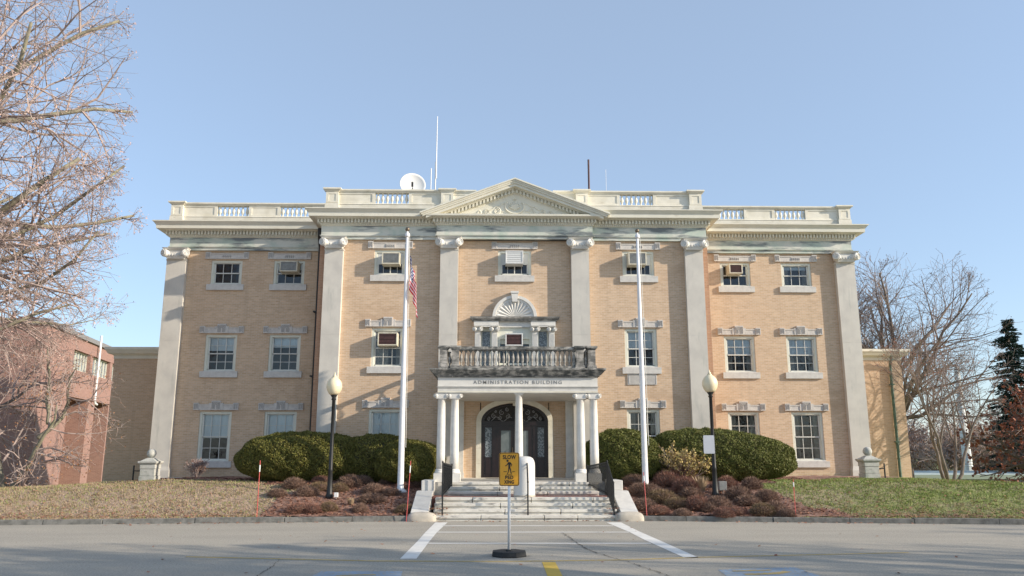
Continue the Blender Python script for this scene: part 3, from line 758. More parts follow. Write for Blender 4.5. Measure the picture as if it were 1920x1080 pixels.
win(W_(-1, 1), YW, F2, ww, 'tall', .40); win(W_(-1, 0), YW, F2, ww, 'tall', .30)
win(W_(1, 0), YW, F2, ww, 'tall', .48, curtain=2); win(W_(1, 1), YW, F2, ww, 'tall', .48, curtain=2)
win(W_(-1, 1), YW, F1, ww, 'tall', .52); win(W_(-1, 0), YW, F1, ww, 'tall', .98)
win(W_(1, 0), YW, F1, ww, 'tall', 0, curtain=2); win(W_(1, 1), YW, F1, ww, 'tall', 0, curtain=2)
for s in (-1, 1): win(s * cxo, YC, F3, cw, 'strip', 0, 'orn')
win(0, YC, F3, 1.40, 'strip', 0, 'orn')
win(-cxo, YC, F2, cw, 'tall', .0, curtain=1); win(cxo, YC, F2, cw, 'tall', .46)
win(-cxo, YC, F1, cw, 'tall', .98); win(cxo, YC, F1, cw, 'tall', 0, curtain=2)
# grille below the right centre window
mb = MB(); mb.box(cxo - .60, cxo + .60, YC - .035, YC + .02, 4.74, 5.17); o = mb.build('wall_grille', 'sill', B)
mb = MB()
for x0_, x1_, a, b in ((-.56, .56, 4.77, 4.785), (-.56, .56, 5.125, 5.14), (-.56, -.545, 4.785, 5.125), (.545, .56, 4.785, 5.125)): mb.box(cxo + x0_, cxo + x1_, YC - .045, YC - .03, a, b)
for i in range(9): mb.box(cxo - .5, cxo + .5, YC - .039, YC - .03, 4.82 + i * .033, 4.828 + i * .033)
mb.build('louvre', 'key', o)

# ------------------------------------------------------------------ palladian window over the porch
mb = MB(); y = YC
for xx in (-1.52, -.83, .83, 1.52):
    q = MB(); q.tbox(xx - .13, xx + .13, y - .20, y + .02, 4.95, 5.1, .04, .03); q.box(xx - .12, xx + .12, y - .18, y + .02, 5.1, 6.88)
    for k in range(5): q.box(xx - .10 + k * .045, xx - .08 + k * .045, y - .19, y - .17, 5.15, 6.8)
    ionic(q, xx, y - .17, 6.86, 7.10, .36, .2, .3); mb.add(q.v, q.f)
for s in (-1, 1):
    a, b = sorted((s * .66, s * 1.68)); mb.box(a, b, y - .22, y + .05, 7.09, 7.33); mb.box(a + .01, b - .01, y - .235, y, 7.15, 7.18)
mb.box(-.68, .68, y - .10, y + .05, 7.09, 7.33)
pal = mb.build('palladian_window', 'white', B)
q = MB(); q.tbox(-1.72, 1.72, y - .22, y + .02, 7.33, 7.42, .03, .08); q.tbox(-1.72, 1.72, y - .22, y + .02, 7.42, 7.50, .11, .13); q.build('cornice', 'rail_stone', pal)
q = MB()
for s in (-1, 1):
    a, b = sorted((s * .95, s * 1.40)); q.box(a, a + .06, y + .1, y + .2, 4.96, 7.08); q.box(b - .06, b, y + .1, y + .2, 4.96, 7.08); q.box(a, b, y + .1, y + .2, 6.95, 7.09)
    a, b = sorted((s * .60, s * .96)); q.box(a, b, y + .02, y + .22, 4.95, 7.09)
q.box(-.6, .6, y + .02, y + .2, 6.62, 7.09); q.box(-.60, .60, y + .12, y + .2, 6.42, 6.62); q.box(-.34, -.28, y + .12, y + .2, 5.0, 6.5); q.box(.28, .34, y + .12, y + .2, 5.0, 6.5); q.box(-.6, .6, y + .12, y + .2, 5.55, 5.63)
q.build('frame', 'winframe', pal)
q = MB()
q.add([(-.6, y + .19, 4.96), (.6, y + .19, 4.96), (.6, y + .19, 6.5), (-.6, y + .19, 6.5)], [(0, 1, 2, 3)]); q.build('pane', 'glass', pal)
for s in (-1, 1): q = MB(); a, b = sorted((s * 1.0, s * 1.36)); q.add([(a, y + .17, 4.96), (b, y + .17, 4.96), (b, y + .17, 7.0), (a, y + .17, 7.0)], [(0, 1, 2, 3)]); q.build('side_light', 'leaded', pal)
# shell lunette
q = MB(); N = 28
def ring(q, r0, r1, ya, yb, mi=0):
    for i in range(N):
        a = PI * i / N; b = PI * (i + 1) / N
        P = [(r0 * math.cos(a), 7.50 + r0 * math.sin(a)), (r1 * math.cos(a), 7.50 + r1 * math.sin(a)), (r1 * math.cos(b), 7.50 + r1 * math.sin(b)), (r0 * math.cos(b), 7.50 + r0 * math.sin(b))]
        q.prism(P, ya, yb, mi)
ring(q, .80, .92, y - .17, y + .02); ring(q, .70, .80, y - .12, y + .02)
kz = 8.14
q.prism([(-.10, kz), (.10, kz), (.15, 8.56), (-.15, 8.56)], y - .24, y); q.box(-.17, .17, y - .27, y, 8.50, 8.58)
lun = q.build('shell_niche', 'white', pal)
q = MB(); nf = 13; v = []; f = []; per = 6; tot = nf * per
rings_ = 7
for j in range(rings_ + 1):
    t = j / rings_; r = .06 + .64 * t
    for i in range(tot + 1):
        a = PI * i / tot; ph = (i % per) / per
        bulge = abs(math.sin(PI * ph)) * .07 * (t ** .7); scal = 1 + .05 * abs(math.sin(PI * ph)) * (t > .95)
        depth = .12 * (1 - t * t) + .02
        v.append((r * scal * math.cos(a), y - .02 + (.10 - depth) * -1 * .2 - bulge - .03 * t, 7.50 + r * scal * math.sin(a)))
for j in range(rings_):
    for i in range(tot): a = j * (tot + 1) + i; f.append((a, a + 1, a + tot + 2, a + tot + 1))
q.add(v, f); q.build('shell', 'white', lun, smooth=True)

# ------------------------------------------------------------------ entrance door
y = YC + .12
q = MB()
for s in (-1, 1):
    for a, b in ((1.22, 1.37), (.74, .90), (0.0, .035)):
        p, r = sorted((s * a, s * b)); q.box(p, r, y, y + .12, 1.05, 3.2)
q.box(-1.36, 1.36, y - .02, y + .12, 3.10, 3.27)
for i in range(24):
    a = PI * i / 24; b = PI * (i + 1) / 24
    for (r0, ya) in ((.90, y - .01),):
        P = [(1.36 * r0 * math.cos(a), 3.27 + .72 * r0 * math.sin(a)), (1.37 * math.cos(a), 3.27 + .73 * math.sin(a)), (1.37 * math.cos(b), 3.27 + .73 * math.sin(b)), (1.36 * r0 * math.cos(b), 3.27 + .72 * r0 * math.sin(b))]
        q.prism(P, ya, y + .12)
q.box(-.03, .03, y, y + .1, 3.25, 3.93)
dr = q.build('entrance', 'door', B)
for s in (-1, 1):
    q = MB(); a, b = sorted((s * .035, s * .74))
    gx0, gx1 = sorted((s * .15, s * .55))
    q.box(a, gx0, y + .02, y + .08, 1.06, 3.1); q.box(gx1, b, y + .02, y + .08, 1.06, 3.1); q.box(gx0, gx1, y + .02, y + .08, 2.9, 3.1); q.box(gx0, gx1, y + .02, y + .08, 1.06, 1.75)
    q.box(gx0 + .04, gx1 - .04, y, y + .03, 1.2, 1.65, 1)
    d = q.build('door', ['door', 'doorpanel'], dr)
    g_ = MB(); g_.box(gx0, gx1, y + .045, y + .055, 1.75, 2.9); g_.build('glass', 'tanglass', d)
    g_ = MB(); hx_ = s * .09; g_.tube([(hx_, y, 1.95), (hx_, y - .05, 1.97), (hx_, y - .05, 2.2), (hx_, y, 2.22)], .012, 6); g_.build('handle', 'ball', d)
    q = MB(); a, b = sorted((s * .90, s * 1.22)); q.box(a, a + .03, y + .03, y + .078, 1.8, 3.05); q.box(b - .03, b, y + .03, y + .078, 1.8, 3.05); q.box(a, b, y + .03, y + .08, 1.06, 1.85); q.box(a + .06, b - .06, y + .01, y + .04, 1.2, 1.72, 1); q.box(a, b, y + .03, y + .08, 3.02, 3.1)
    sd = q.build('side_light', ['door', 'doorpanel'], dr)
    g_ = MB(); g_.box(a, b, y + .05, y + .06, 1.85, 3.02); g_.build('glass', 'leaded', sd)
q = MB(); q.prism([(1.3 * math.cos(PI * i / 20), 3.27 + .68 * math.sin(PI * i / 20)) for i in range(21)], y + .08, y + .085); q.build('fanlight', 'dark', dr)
q = MB()
for s in (-1, 1):
    for k, (x, z, r) in enumerate(((.28, 3.47, .10), (.52, 3.62, .11), (.62, 3.40, .09), (.85, 3.48, .10), (1.06, 3.38, .07), (.3, 3.74, .08), (.78, 3.66, .05))): spiral(q, s * x, y + .05, z, r, s if k % 2 else -s, 0, .014, 1.5)
    q.tube([(s * (.1 + .11 * i), y + .05, 3.36 + .10 * math.sin(i * 1.3 + .4)) for i in range(10)], .012, 5)
q.build('tracery', 'tracery', dr)
# stone surround
q = MB()
for s in (-1, 1):
    for i, (a, b) in enumerate(((1.05, 1.6), (1.606, 2.2), (2.206, 2.75), (2.756, 3.27))): p, r = sorted((s * 1.35, s * 1.55)); q.box(p, r, YC - .05, YC + .19, a, b)
for i in range(24):
    a = PI * i / 24; b = PI * (i + 1) / 24
    q.prism([(1.35 * math.cos(a), 3.275 + .72 * math.sin(a)), (1.55 * math.cos(a), 3.275 + .92 * math.sin(a)), (1.55 * math.cos(b), 3.275 + .92 * math.sin(b)), (1.35 * math.cos(b), 3.275 + .72 * math.sin(b))], YC - .05, YC + .19)
q.prism([(-.07, 3.88), (.07, 3.88), (.11, 4.26), (-.11, 4.26)], YC - .12, YC)
q.build('door_surround', 'cream', B)

# ------------------------------------------------------------------ portico
yf, PH = 27.92, 2.80
q = MB()
q.box(-PH, PH, yf, YC - .0, 4.08, 4.13)                                     # ceiling
q.build('porch_ceiling', 'cream', B)
q = MB()
for (a, b, c, d) in ((-PH, PH, yf, yf + .42), (-PH, -PH + .42, yf + .42, YC - .002), (PH - .42, PH, yf + .42, YC - .002)):
    q.box(a, b, c, d, 4.135, 4.60)
q.tbox(-PH, PH, yf, YC - .004, 4.065, 4.20, -.012, -.012); q.tbox(-PH, PH, yf, YC - .006, 4.20, 4.215, .0, .0); q.tbox(-PH, PH, yf, YC - .006, 4.255, 4.285, .02, .045)
fr = q.build('porch_entablature', 'white', B)
q = MB(); n = 96
for i in range(n): x = -PH + .02 + (i + .5) * (2 * PH - .04) / n; q.box(x - .016, x + .016, yf - .07, yf + .01, 4.605, 4.655)
q.tbox(-PH, PH, yf, YC - .01, 4.60, 4.66, .01, .05); q.build('dentils', 'rail_stone', fr)
q = MB(); q.tbox(-PH, PH, yf, YC - .01, 4.66, 4.72, .09, .12); q.tbox(-PH, PH, yf, YC - .01, 4.72, 4.85, .15, .26); q.tbox(-PH, PH, yf, YC - .01, 4.85, 4.91, .28, .28); q.build('cornice', 'grime', fr)
# lettering
def text(body, size, mname, name, parent, loc, rx=PI / 2, width=None, ext=.004, spacing=1.0, off=0):
    cu = bpy.data.curves.new('t', 'FONT'); cu.body = body; cu.size = size; cu.align_x = 'CENTER'; cu.align_y = 'CENTER'; cu.extrude = ext; cu.space_character = spacing; cu.offset = off
    to = bpy.data.objects.new('t', cu); col.objects.link(to); bpy.context.view_layer.update()
    me = bpy.data.meshes.new_from_object(to.evaluated_get(bpy.context.evaluated_depsgraph_get())); bpy.data.objects.remove(to)
    me.name = name; me.materials.clear(); me.materials.append(M[mname])
    o = link(name, me, parent, loc); o.rotation_euler = (rx, 0, 0)
    if width:
        xs_ = [v.co.x for v in me.vertices]; o.scale = (width / (max(xs_) - min(xs_)), 1, 1)
    return o
text('ADMINISTRATION BUILDING', .165, 'letter', 'lettering', fr, (0, yf - .004, 4.43), width=3.10, spacing=1.35, off=.002)
# columns
def column(x, yy, r, cap=True, z0=1.05):
    q = MB(); zt = 3.88 if cap else 4.0
    q.box(x - r * 1.45, x + r * 1.45, yy - r * 1.45, yy + r * 1.45, z0, z0 + .28); q.lathe(x, yy, [(r * 1.4, z0 + .28), (r * 1.42, z0 + .31), (r * 1.2, z0 + .36), (r * 1.24, z0 + .39), (r * 1.02, z0 + .42)], 20)
    q.lathe(x, yy, [(r, z0 + .42), (r * .995, 2.0), (r * .97, 2.6), (r * .90, 3.3), (r * .84, zt - .03), (r * .93, zt - .02), (r * .93, zt)], 20)
    o = q.build('column', 'white', B); 
    for p in o.data.polygons: p.use_smooth = len(p.vertices) == 4 and abs(p.normal.z) < .5 and abs(p.normal.x) not in (1, 0)
    q = MB()
    if cap:
        ionic(q, x, yy + .06, 3.86, 4.075, r * 3.05, .28, .55)
        q.box(x - r * 1.2, x + r * 1.2, yy - r, yy + r * 1.2, 3.87, 4.07)
    else: q.tbox(x - r * .9, x + r * .9, yy - r * .9, yy + r * .9, 4.0, 4.04, 0, .03); q.tbox(x - r * .9, x + r * .9, yy - r * .9, yy + r * .9, 4.04, 4.07, .04, .04)
    q.build('capital', 'white', o)
for s in (-1, 1):
    column(s * 2.66, 28.12, .155); column(s * 2.20, 28.12, .155)
column(.04, 28.12, .142, False)
for s in (-1, 1):
    for a, b in ((2.05, 2.36), (2.5, 2.82)): q = MB(); p, r = sorted((s * a, s * b)); q.tbox(p, r, YC - .16, YC + .02, 1.05, 1.25, .03, .03); q.box(p, r, YC - .15, YC + .02, 1.25, 4.07); q.build('anta', 'white', B)
q = MB(); q.box(-2.95, 2.95, 27.68, YC + .05, .3, 1.05); q.build('porch_floor', 'step', B)
# balcony balustrade
q = MB(); zb_ = 4.91
def post(x, yy): 
    q.tbox(x - .15, x + .15, yy - .15, yy + .15, zb_, zb_ + .14, .03, .0, back=True); q.box(x - .13, x + .13, yy - .13, yy + .13, zb_ + .14, 5.60)
    q.tbox(x - .13, x + .13, yy - .13, yy + .13, 5.58, 5.66, 0, .06, 1, back=True); q.box(x - .20, x + .20, yy - .20, yy + .20, 5.66, 5.72, 1)
yy = yf + .16
for s in (-1, 1): post(s * 2.62, yy); post(s * 2.20, yy); post(s * 2.62, YC - .3)
q.box(-2.08, 2.08, yy - .11, yy + .11, zb_, zb_ + .10); q.box(-2.08, 2.08, yy - .12, yy + .12, 5.60, 5.70, 1); q.box(-2.08, 2.08, yy - .09, yy + .09, 5.57, 5.60)
for s in (-1, 1): q.box(s * 2.62 - .11, s * 2.62 + .11, yy + .13, YC - .43, zb_, zb_ + .10); q.box(s * 2.62 - .12, s * 2.62 + .12, yy + .13, YC - .43, 5.60, 5.70, 1)
bal = q.build('balcony_balustrade', ['rail_stone', 'grime'], B)
k = MB(); k.lathe(0, 0, [(r * .95, z * (.56 / .47)) for r, z in BAL], 8); bmm = k.build('baluster', 'rail_stone', smooth=True, mesh_only=True)
for i in range(25): link('baluster', bmm, bal, (-2.0 + i * 4.0 / 24, yy, zb_ + .10))
for s in (-1, 1):
    link('baluster', bmm, bal, (s * 2.41, yy, zb_ + .05))
    for i in range(14): link('baluster', bmm, bal, (s * 2.62, yy + .32 + i * .267, zb_ + .10))

# downspouts
def pipe(pts, r, m, name='downspout', parent=B):
    q = MB(); q.tube(pts, r, 8)
    for z in (2.5, 5.2, 8.0): 
        zz = [p for p in pts]; 
        if min(p[2] for p in pts) < z < max(p[2] for p in pts): q.box(pts[-1][0] - r * 1.5, pts[-1][0] + r * 1.5, pts[-1][1] - r * 1.3, pts[-1][1] + r * 1.8, z, z + .06)
    return q.build(name, m, parent, smooth=False)
pipe([(-8.50, YW - .60, 11.72), (-8.50, YW - .6, 11.40), (-8.52, YW - .2, 10.95), (-8.52, YW - .2, .9)], .13, 'down')
pipe([(8.42, YW - .55, 11.7), (8.42, YW - .4, 11.4), (8.46, YW - .1, 11.0), (8.46, YW - .1, .9)], .065, 'downbrown')

# ------------------------------------------------------------------ annexes
def annex(name, label, x0, x1, dx):
    a = thing(name, label, 'building', ((x0 + x1) / 2, 38, 0)); cx_ = (x0 + x1) / 2
    q = MB(); q.box(x0 - cx_, x1 - cx_, 0, 3.6, -2, 6.50); q.build('wall', 'brick', a)
    q = MB(); X0, X1 = x0 - cx_, x1 - cx_
    q.box(X0 - .02, X1 + .02, -.02, 3.62, 6.40, 6.55); q.tbox(X0, X1, 0, 3.6, 6.55, 6.62, .05, .1); q.tbox(X0, X1, 0, 3.6, 6.62, 6.80, .22, .32); q.tbox(X0, X1, 0, 3.6, 6.80, 6.92, .34, .34); q.build('cornice', 'cornice', a)
    return a, cx_
aL, c_ = annex('annex', 'low buff brick annex in the shade behind the left end of the main building', -19.0, -15.0, 0)
aR, c_ = annex('annex', 'low sunlit buff brick annex with green downspout behind the right end of the main building', 14.8, 18.72, 0)
pipe([(18.1 - c_, -.35, 6.6), (18.1 - c_, -.3, 6.4), (18.12 - c_, -.09, 6.1), (18.12 - c_, -.09, .3)], .07, 'copper', 'downspout', aR)

# ------------------------------------------------------------------ air conditioners
def ac(x, y, z, w_, h, grille, label, body='acbody', bars=5, d=.48):
    o = thing('air_conditioner', label, 'air conditioner', (x, y, z), 0, 'window air conditioners')
    q = MB(); fr_ = .05
    q.box(-w_ / 2, w_ / 2, -d + .04, .1, 0, h); q.box(-w_ / 2, w_ / 2, -d, -d + .04, 0, fr_); q.box(-w_ / 2, w_ / 2, -d, -d + .04, h - fr_, h)
    q.box(-w_ / 2, -w_ / 2 + fr_, -d, -d + .04, fr_, h - fr_); q.box(w_ / 2 - fr_, w_ / 2, -d, -d + .04, fr_, h - fr_); q.build('casing', body, o, bevel=.008)
    q = MB(); q.box(-w_ / 2 + fr_, w_ / 2 - fr_, -d + .02, -d + .035, fr_, h - fr_)
    for i in range(bars): zz = fr_ + (i + .5) * (h - 2 * fr_) / bars; q.box(-w_ / 2 + fr_, w_ / 2 - fr_, -d + .005, -d + .02, zz - .008, zz + .008)
    q.build('grille', grille, o); return o
Y3 = YC + .1
ac(CX - 5.15, Y3, 9.68, .74, .50, 'acgrey', 'beige air conditioner with grey grille in the top window left of the porch', bars=9)
ac(CX - .02, Y3, 9.72, .74, .56, 'acwhite', 'white louvred air conditioner in the top window above the shell niche', 'acwhite', 5)
ac(CX + 5.12, Y3, 9.70, .76, .54, 'acgrey', 'cream air conditioner in the top window behind the right flagpole', bars=9)
ac(CX - 5.18, Y3, 6.28, .80, .54, 'acrust', 'cream air conditioner with rusty grille in the middle floor window left of the porch', bars=3)
ac(CX - .03, Y3, 6.30, .72, .52, 'acrust', 'air conditioner with dark maroon grille over the balcony', 'acwhite', 3, .34)
a_ = ac(CX - 9.88, YW + .1, 9.80, .78, .48, 'acgrey', 'tan air conditioner in the shaded top window of the left wing', bars=4)
a_ = ac(CX + 9.86, YW + .1, 9.80, .60, .44, 'acrust', 'small tan air conditioner in the top window of the right wing', bars=5)

# ------------------------------------------------------------------ roof-top equipment
d = thing('satellite_dish', 'large white satellite dish on the roof left of the pediment', 'satellite dish', (CX - 4.97, 38, 12.1))
T = Matrix.Translation((0, 0, 3.05)) @ Matrix.Rotation(R(12), 4, 'Z') @ Matrix.Rotation(R(78), 4, 'X')
q = MB(T); q.lathe(0, 0, [(.02, -.12), (.2, -.11), (.4, -.06), (.55, .0), (.64, .06), (.65, .07), (.64, .08), (.55, .02), (.4, -.04), (.2, -.09), (.02, -.10)], 28, cap=False); q.build('reflector', 'dish', d, smooth=True)
q = MB(); q.tube([(0, .1, 0), (0, .1, 2.9)], .05, 8); q.build('mast', 'acgrey', d)
q = MB(); q.tube([(-.05, -.1, 2.5), (.05, -.55, 2.72), (.05, -.55, 2.95)], .018, 5); q.box(.0, .09, -.62, -.5, 2.78, 3.0); q.build('feed_arm', 'down', d)
def antenna(label, x, y, z1, r, m, tip=None, m2=None):
    o = thing('antenna', label, 'antenna', (x, y, 12.1), 0); q = MB(); zz = z1 if tip is None else tip
    q.tube([(0, 0, 0), (0, 0, zz - 12.1)], r, 6); q.build('mast', m, o)
    if tip: q = MB(); q.tube([(.03, 0, tip - 13.0), (.03, 0, tip - 12.1 + .2), (.04, 0, z1 - 12.1)], [.05, .035, .022], 6); q.build('whip', m2, o)
    return o
antenna('tall white whip antenna on a grey mast just right of the dish', -4.07, 39.4, 19.45, .035, 'sash', 16.9, 'pole')
antenna('short white whip antenna between the dish and the tall antenna', -4.3, 39.4, 16.55, .028, 'pole')
antenna('dark red mast on the roof right of the pediment', 3.93, 39.4, 17.1, .055, 'rustmast')
antenna('very thin grey rod antenna right of the dark red mast', 4.83, 39.4, 16.55, .009, 'sash')

# ------------------------------------------------------------------ steps
S = thing('front_steps', 'white marble steps in two flights leading up to the columned porch', 'steps', (.03, 24.87, 0))
def stepblock(x0, x1, y0, y1, z0, z1):
    q = MB(); X = x0
    while X < x1 - .01:
        L = rnd.uniform(1.0, 2.3); X2 = X + L
        if x1 - X2 < .5: X2 = x1
        j = rnd.uniform(-.006, .006); q.box(X + .010, X2 - .010, y0 + j, y1, z1 - .085, z1 + rnd.uniform(-.005, .005)); q.box(X + .012, X2 - .012, y0 + j + .045, y1, z0, z1 - .084); X = X2
    return q.build('step', 'step', S, bevel=.012)
for i in range(4): stepblock(-2.82, 2.82, .335 * i, .335 * i + .8 if i < 3 else .335 * i + .42, -.05 + .165 * i if i else -.05, .158 * (i + 1))
q = MB(); q.box(-2.98, 2.98, 1.42, 2.35, .3, .640); q.build('landing', 'redpaver', S)
for i in range(3): stepblock(-2.5, 2.5, 2.06 + .29 * i, 2.06 + .29 * i + .5, .5, .63 + .14 * (i + 1))
# cheek walls + rounded ends
for s, lb in ((-1, 'left'), (1, 'right')):
    q = MB(); x0, x1 = (2.92, 3.46)
    if s < 0: x0, x1 = -x1, -x0
    prof = [(24.98, 0), (24.98, .26), (26.75, .80), (27.05, .80), (27.05, .3)]
    n = len(prof); v = [(x0, a, b) for a, b in prof] + [(x1, a, b) for a, b in prof]
    q.add(v, [tuple(range(n)), tuple(range(2 * n - 1, n - 1, -1))] + [(i, i + n, (i + 1) % n + n, (i + 1) % n) for i in range(n)])
    o = q.build('cheek_wall', 'white', bevel=.015); tag(o, 'sloping white stone cheek wall on the %s side of the lower steps' % lb, 'low wall', 'cheek walls beside the steps')
    q = MB(); q.tbox(x0 + .12 * (s < 0), x1 - .12 * (s > 0), 27.1, 28.4, .4, 1.12, .0, .0); o = q.build('plinth_block', 'white', bevel=.02); tag(o, 'pale stone plinth block between the %s hedge and the upper steps' % lb, 'stone block', 'plinth blocks beside the porch')
    q = MB(); prof = []
    for i in range(17):
        t = i / 16; a = PI * t; prof.append((math.cos(a) * .44, math.sin(a) * .30))
    nn = 12; v = []; f = []
    cxx = s * 3.08 + (-.02 if s < 0 else .09)
    for j in range(nn + 1):
        ph = -PI / 2 + PI * j / nn
        for i in range(17):
            t = PI * i / 16; ex = .45 * abs(math.cos(t)) ** .6 * math.copysign(1, math.cos(t)); ez = .27 * math.sin(t) ** .6 if math.sin(t) > 0 else 0
            v.append((cxx + ex * abs(math.cos(ph)) ** .35, 24.92 + .22 * math.sin(ph), ez * abs(math.cos(ph)) ** .5))
    for j in range(nn):
        for i in range(16): a = j * 17 + i; f.append((a, a + 1, a + 18, a + 17))
    q.add(v, f); o = q.build('kerb_end_block', 'concrete', smooth=True); tag(o, 'rounded concrete block at the foot of the %s cheek wall' % lb, 'concrete block', 'rounded blocks at the foot of the steps')
# iron railings
def railing(label, pts, zlow, pick=.11, pw=.008):
    """pts: (x,y,floor z,rail z)"""
    o = thing('iron_railing', label, 'railing', (pts[0][0], pts[0][1], 0)); ox, oy = pts[0][:2]
    L = lambda p, z: (p[0] - ox, p[1] - oy, z)
    q = MB(); q.tube([L(p, p[3]) for p in pts], .024, 6); q.tube([L(p, p[3] - .10) for p in pts], .012, 5); q.tube([L(p, p[2] + .10) for p in pts], .014, 5); q.build('rail', 'iron', o)
    for p in pts:
        q = MB(); q.box(p[0] - ox - .022, p[0] - ox + .022, p[1] - oy - .022, p[1] - oy + .022, p[2] - .1, p[3]); q.lathe(p[0] - ox, p[1] - oy, [(.03, p[3]), (.03, p[3] + .03), (.008, p[3] + .07)], 8); q.build('post', 'iron', o)
    for a, b in zip(pts[:-1], pts[1:]):
        n = int(math.dist(a[:2], b[:2]) / pick)
        for i in range(1, n):
            t = i / n; x = a[0] + (b[0] - a[0]) * t; yy = a[1] + (b[1] - a[1]) * t; z0 = a[2] + (b[2] - a[2]) * t + .03; z1 = a[3] + (b[3] - a[3]) * t
            q = MB(); q.box(x - ox - pw, x - ox + pw, yy - oy - pw, yy - oy + pw, z0, z1); q.build('picket', 'iron', o)
railing('black iron railing with close pickets on the left edge of the steps', [(-2.50, 24.98, .16, 1.10), (-2.58, 26.1, .64, 1.70), (-2.36, 27.5, .9, 1.60)], .2, .07, .012)
railing('black iron railing with close pickets on the right edge of the steps', [(2.72, 24.98, .16, 1.10), (2.70, 26.1, .64, 1.72), (2.22, 27.6, .9, 1.56)], .2, .07, .011)
railing('thin black centre handrail running up the middle of the steps', [(.10, 25.05, .16, 1.12), (.12, 26.1, .66, 1.72), (.13, 26.9, .66, 1.74)], .2, .3)
# stele
o = thing('rounded_stone', 'white mottled round-topped stone standing on the landing behind the pedestrian sign', 'stone monument', (.04, 26.35, .64))
q = MB(); rr_ = .345
q.lathe(0, 0, [(rr_ * 1.02, 0), (rr_, .06), (rr_, .96), (rr_ * .98, 1.05), (rr_ * .92, 1.13), (rr_ * .80, 1.20), (rr_ * .6, 1.245), (rr_ * .3, 1.265), (.01, 1.27)], 32); b_ = q.build('body', 'stele', o, smooth=True)
q = MB(); q.lathe(0, 0, [(rr_ * 1.025, 0), (rr_ * 1.035, .03), (rr_ * 1.01, .055)], 32, cap=False); q.build('base_ring', 'concrete', o)

# ------------------------------------------------------------------ pedestrian sign
o = thing('pedestrian_sign', 'yellow slow pedestrian crossing sign on a white pole with black rubber base', 'road sign', (-.62, 16.55, 0))
q = MB(); 
def oct_(r, z0, z1): 
    q.lathe(0, 0, [(r, z0), (r * 1.02, z0 + .02), (r * .98, z1)], 8)
q.T = Matrix.Rotation(PI / 8, 4, 'Z'); oct_(.36, 0, .10); q.lathe(0, 0, [(.08, .10), (.07, .125)], 8); q.build('base', 'rubber', o, bevel=.008)
q = MB(); q.tube([(0, 0, .1), (0, 0, 1.95)], .030, 12); q.build('pole', 'pole', o, smooth=True)
def rrect(w_, h, r, n=5):
    P = []
    for cx_, cz_, a0 in ((w_ / 2 - r, h / 2 - r, 0), (-w_ / 2 + r, h / 2 - r, PI / 2), (-w_ / 2 + r, -h / 2 + r, PI), (w_ / 2 - r, -h / 2 + r, 1.5 * PI)):
        for i in range(n + 1): a = a0 + PI / 2 * i / n; P.append((cx_ + r * math.cos(a), cz_ + r * math.sin(a)))
    return P
SW, SH, szc = .41, .66, 1.685
q = MB(Matrix.Translation((0, 0, szc))); q.prism(rrect(SW, SH, .045), -.045, -.040); q.prism(rrect(SW - .003, SH - .003, .045), -.040, -.036, 1); pn = q.build('panel', ['signface', 'signback'], o)
q = MB(Matrix.Translation((0, 0, szc)))
A_ = rrect(SW - .012, SH - .012, .04); B_ = rrect(SW - .036, SH - .036, .03); n = len(A_)
v = [(x, -.0475, z) for x, z in A_] + [(x, -.0475, z) for x, z in B_]; q.add(v, [(i, (i + 1) % n, (i + 1) % n + n, i + n) for i in range(n)]); q.build('border', 'black', pn)
text('SLOW', .110, 'black', 'lettering', pn, (0, -.0485, szc + .235), width=.265, ext=.001, spacing=1.1, off=.0035)
text('PED', .095, 'black', 'lettering', pn, (0, -.0485, szc - .165), width=.165, ext=.001, spacing=1.1, off=.003)
text('XING', .095, 'black', 'lettering', pn, (0, -.0485, szc - .255), width=.20, ext=.001, spacing=1.1, off=.003)
q = MB(Matrix.Translation((0, 0, szc)) @ Matrix.Scale(1.0, 4))
def pl(P): q.prism(P, -.049, -.047)
pl([(-.035 + .022 * math.cos(a), .165 + .024 * math.sin(a)) for a in [2 * PI * i / 12 for i in range(12)]])
pl([(-.022, .135), (.012, .142), (.032, .125), (.02, .03), (-.018, .03)])                              # torso
pl([(-.022, .135), (-.008, .115), (-.045, .075), (-.078, .055), (-.084, .068), (-.052, .09)])            # leading arm
pl([(.012, .142), (.032, .128), (.058, .095), (.052, .055), (.038, .058), (.042, .09), (.018, .115)])      # trailing arm
pl([(-.018, .035), (.006, .035), (.0, -.015), (-.012, -.055), (-.03, -.095), (-.046, -.095), (-.044, -.082), (-.028, -.06), (-.02, -.012)])
pl([(.0, .035), (.02, .035), (.035, -.01), (.04, -.055), (.056, -.085), (.03, -.09), (.022, -.05), (.012, -.005)])
pl([(-.115, -.052), (-.05, -.052), (-.05, -.043), (-.115, -.043)]); pl([(.062, -.052), (.115, -.052), (.115, -.043), (.062, -.043)]); pl([(-.055, -.112), (.055, -.112), (.055, -.104), (-.055, -.104)])
q.build('pictogram', 'black', pn)

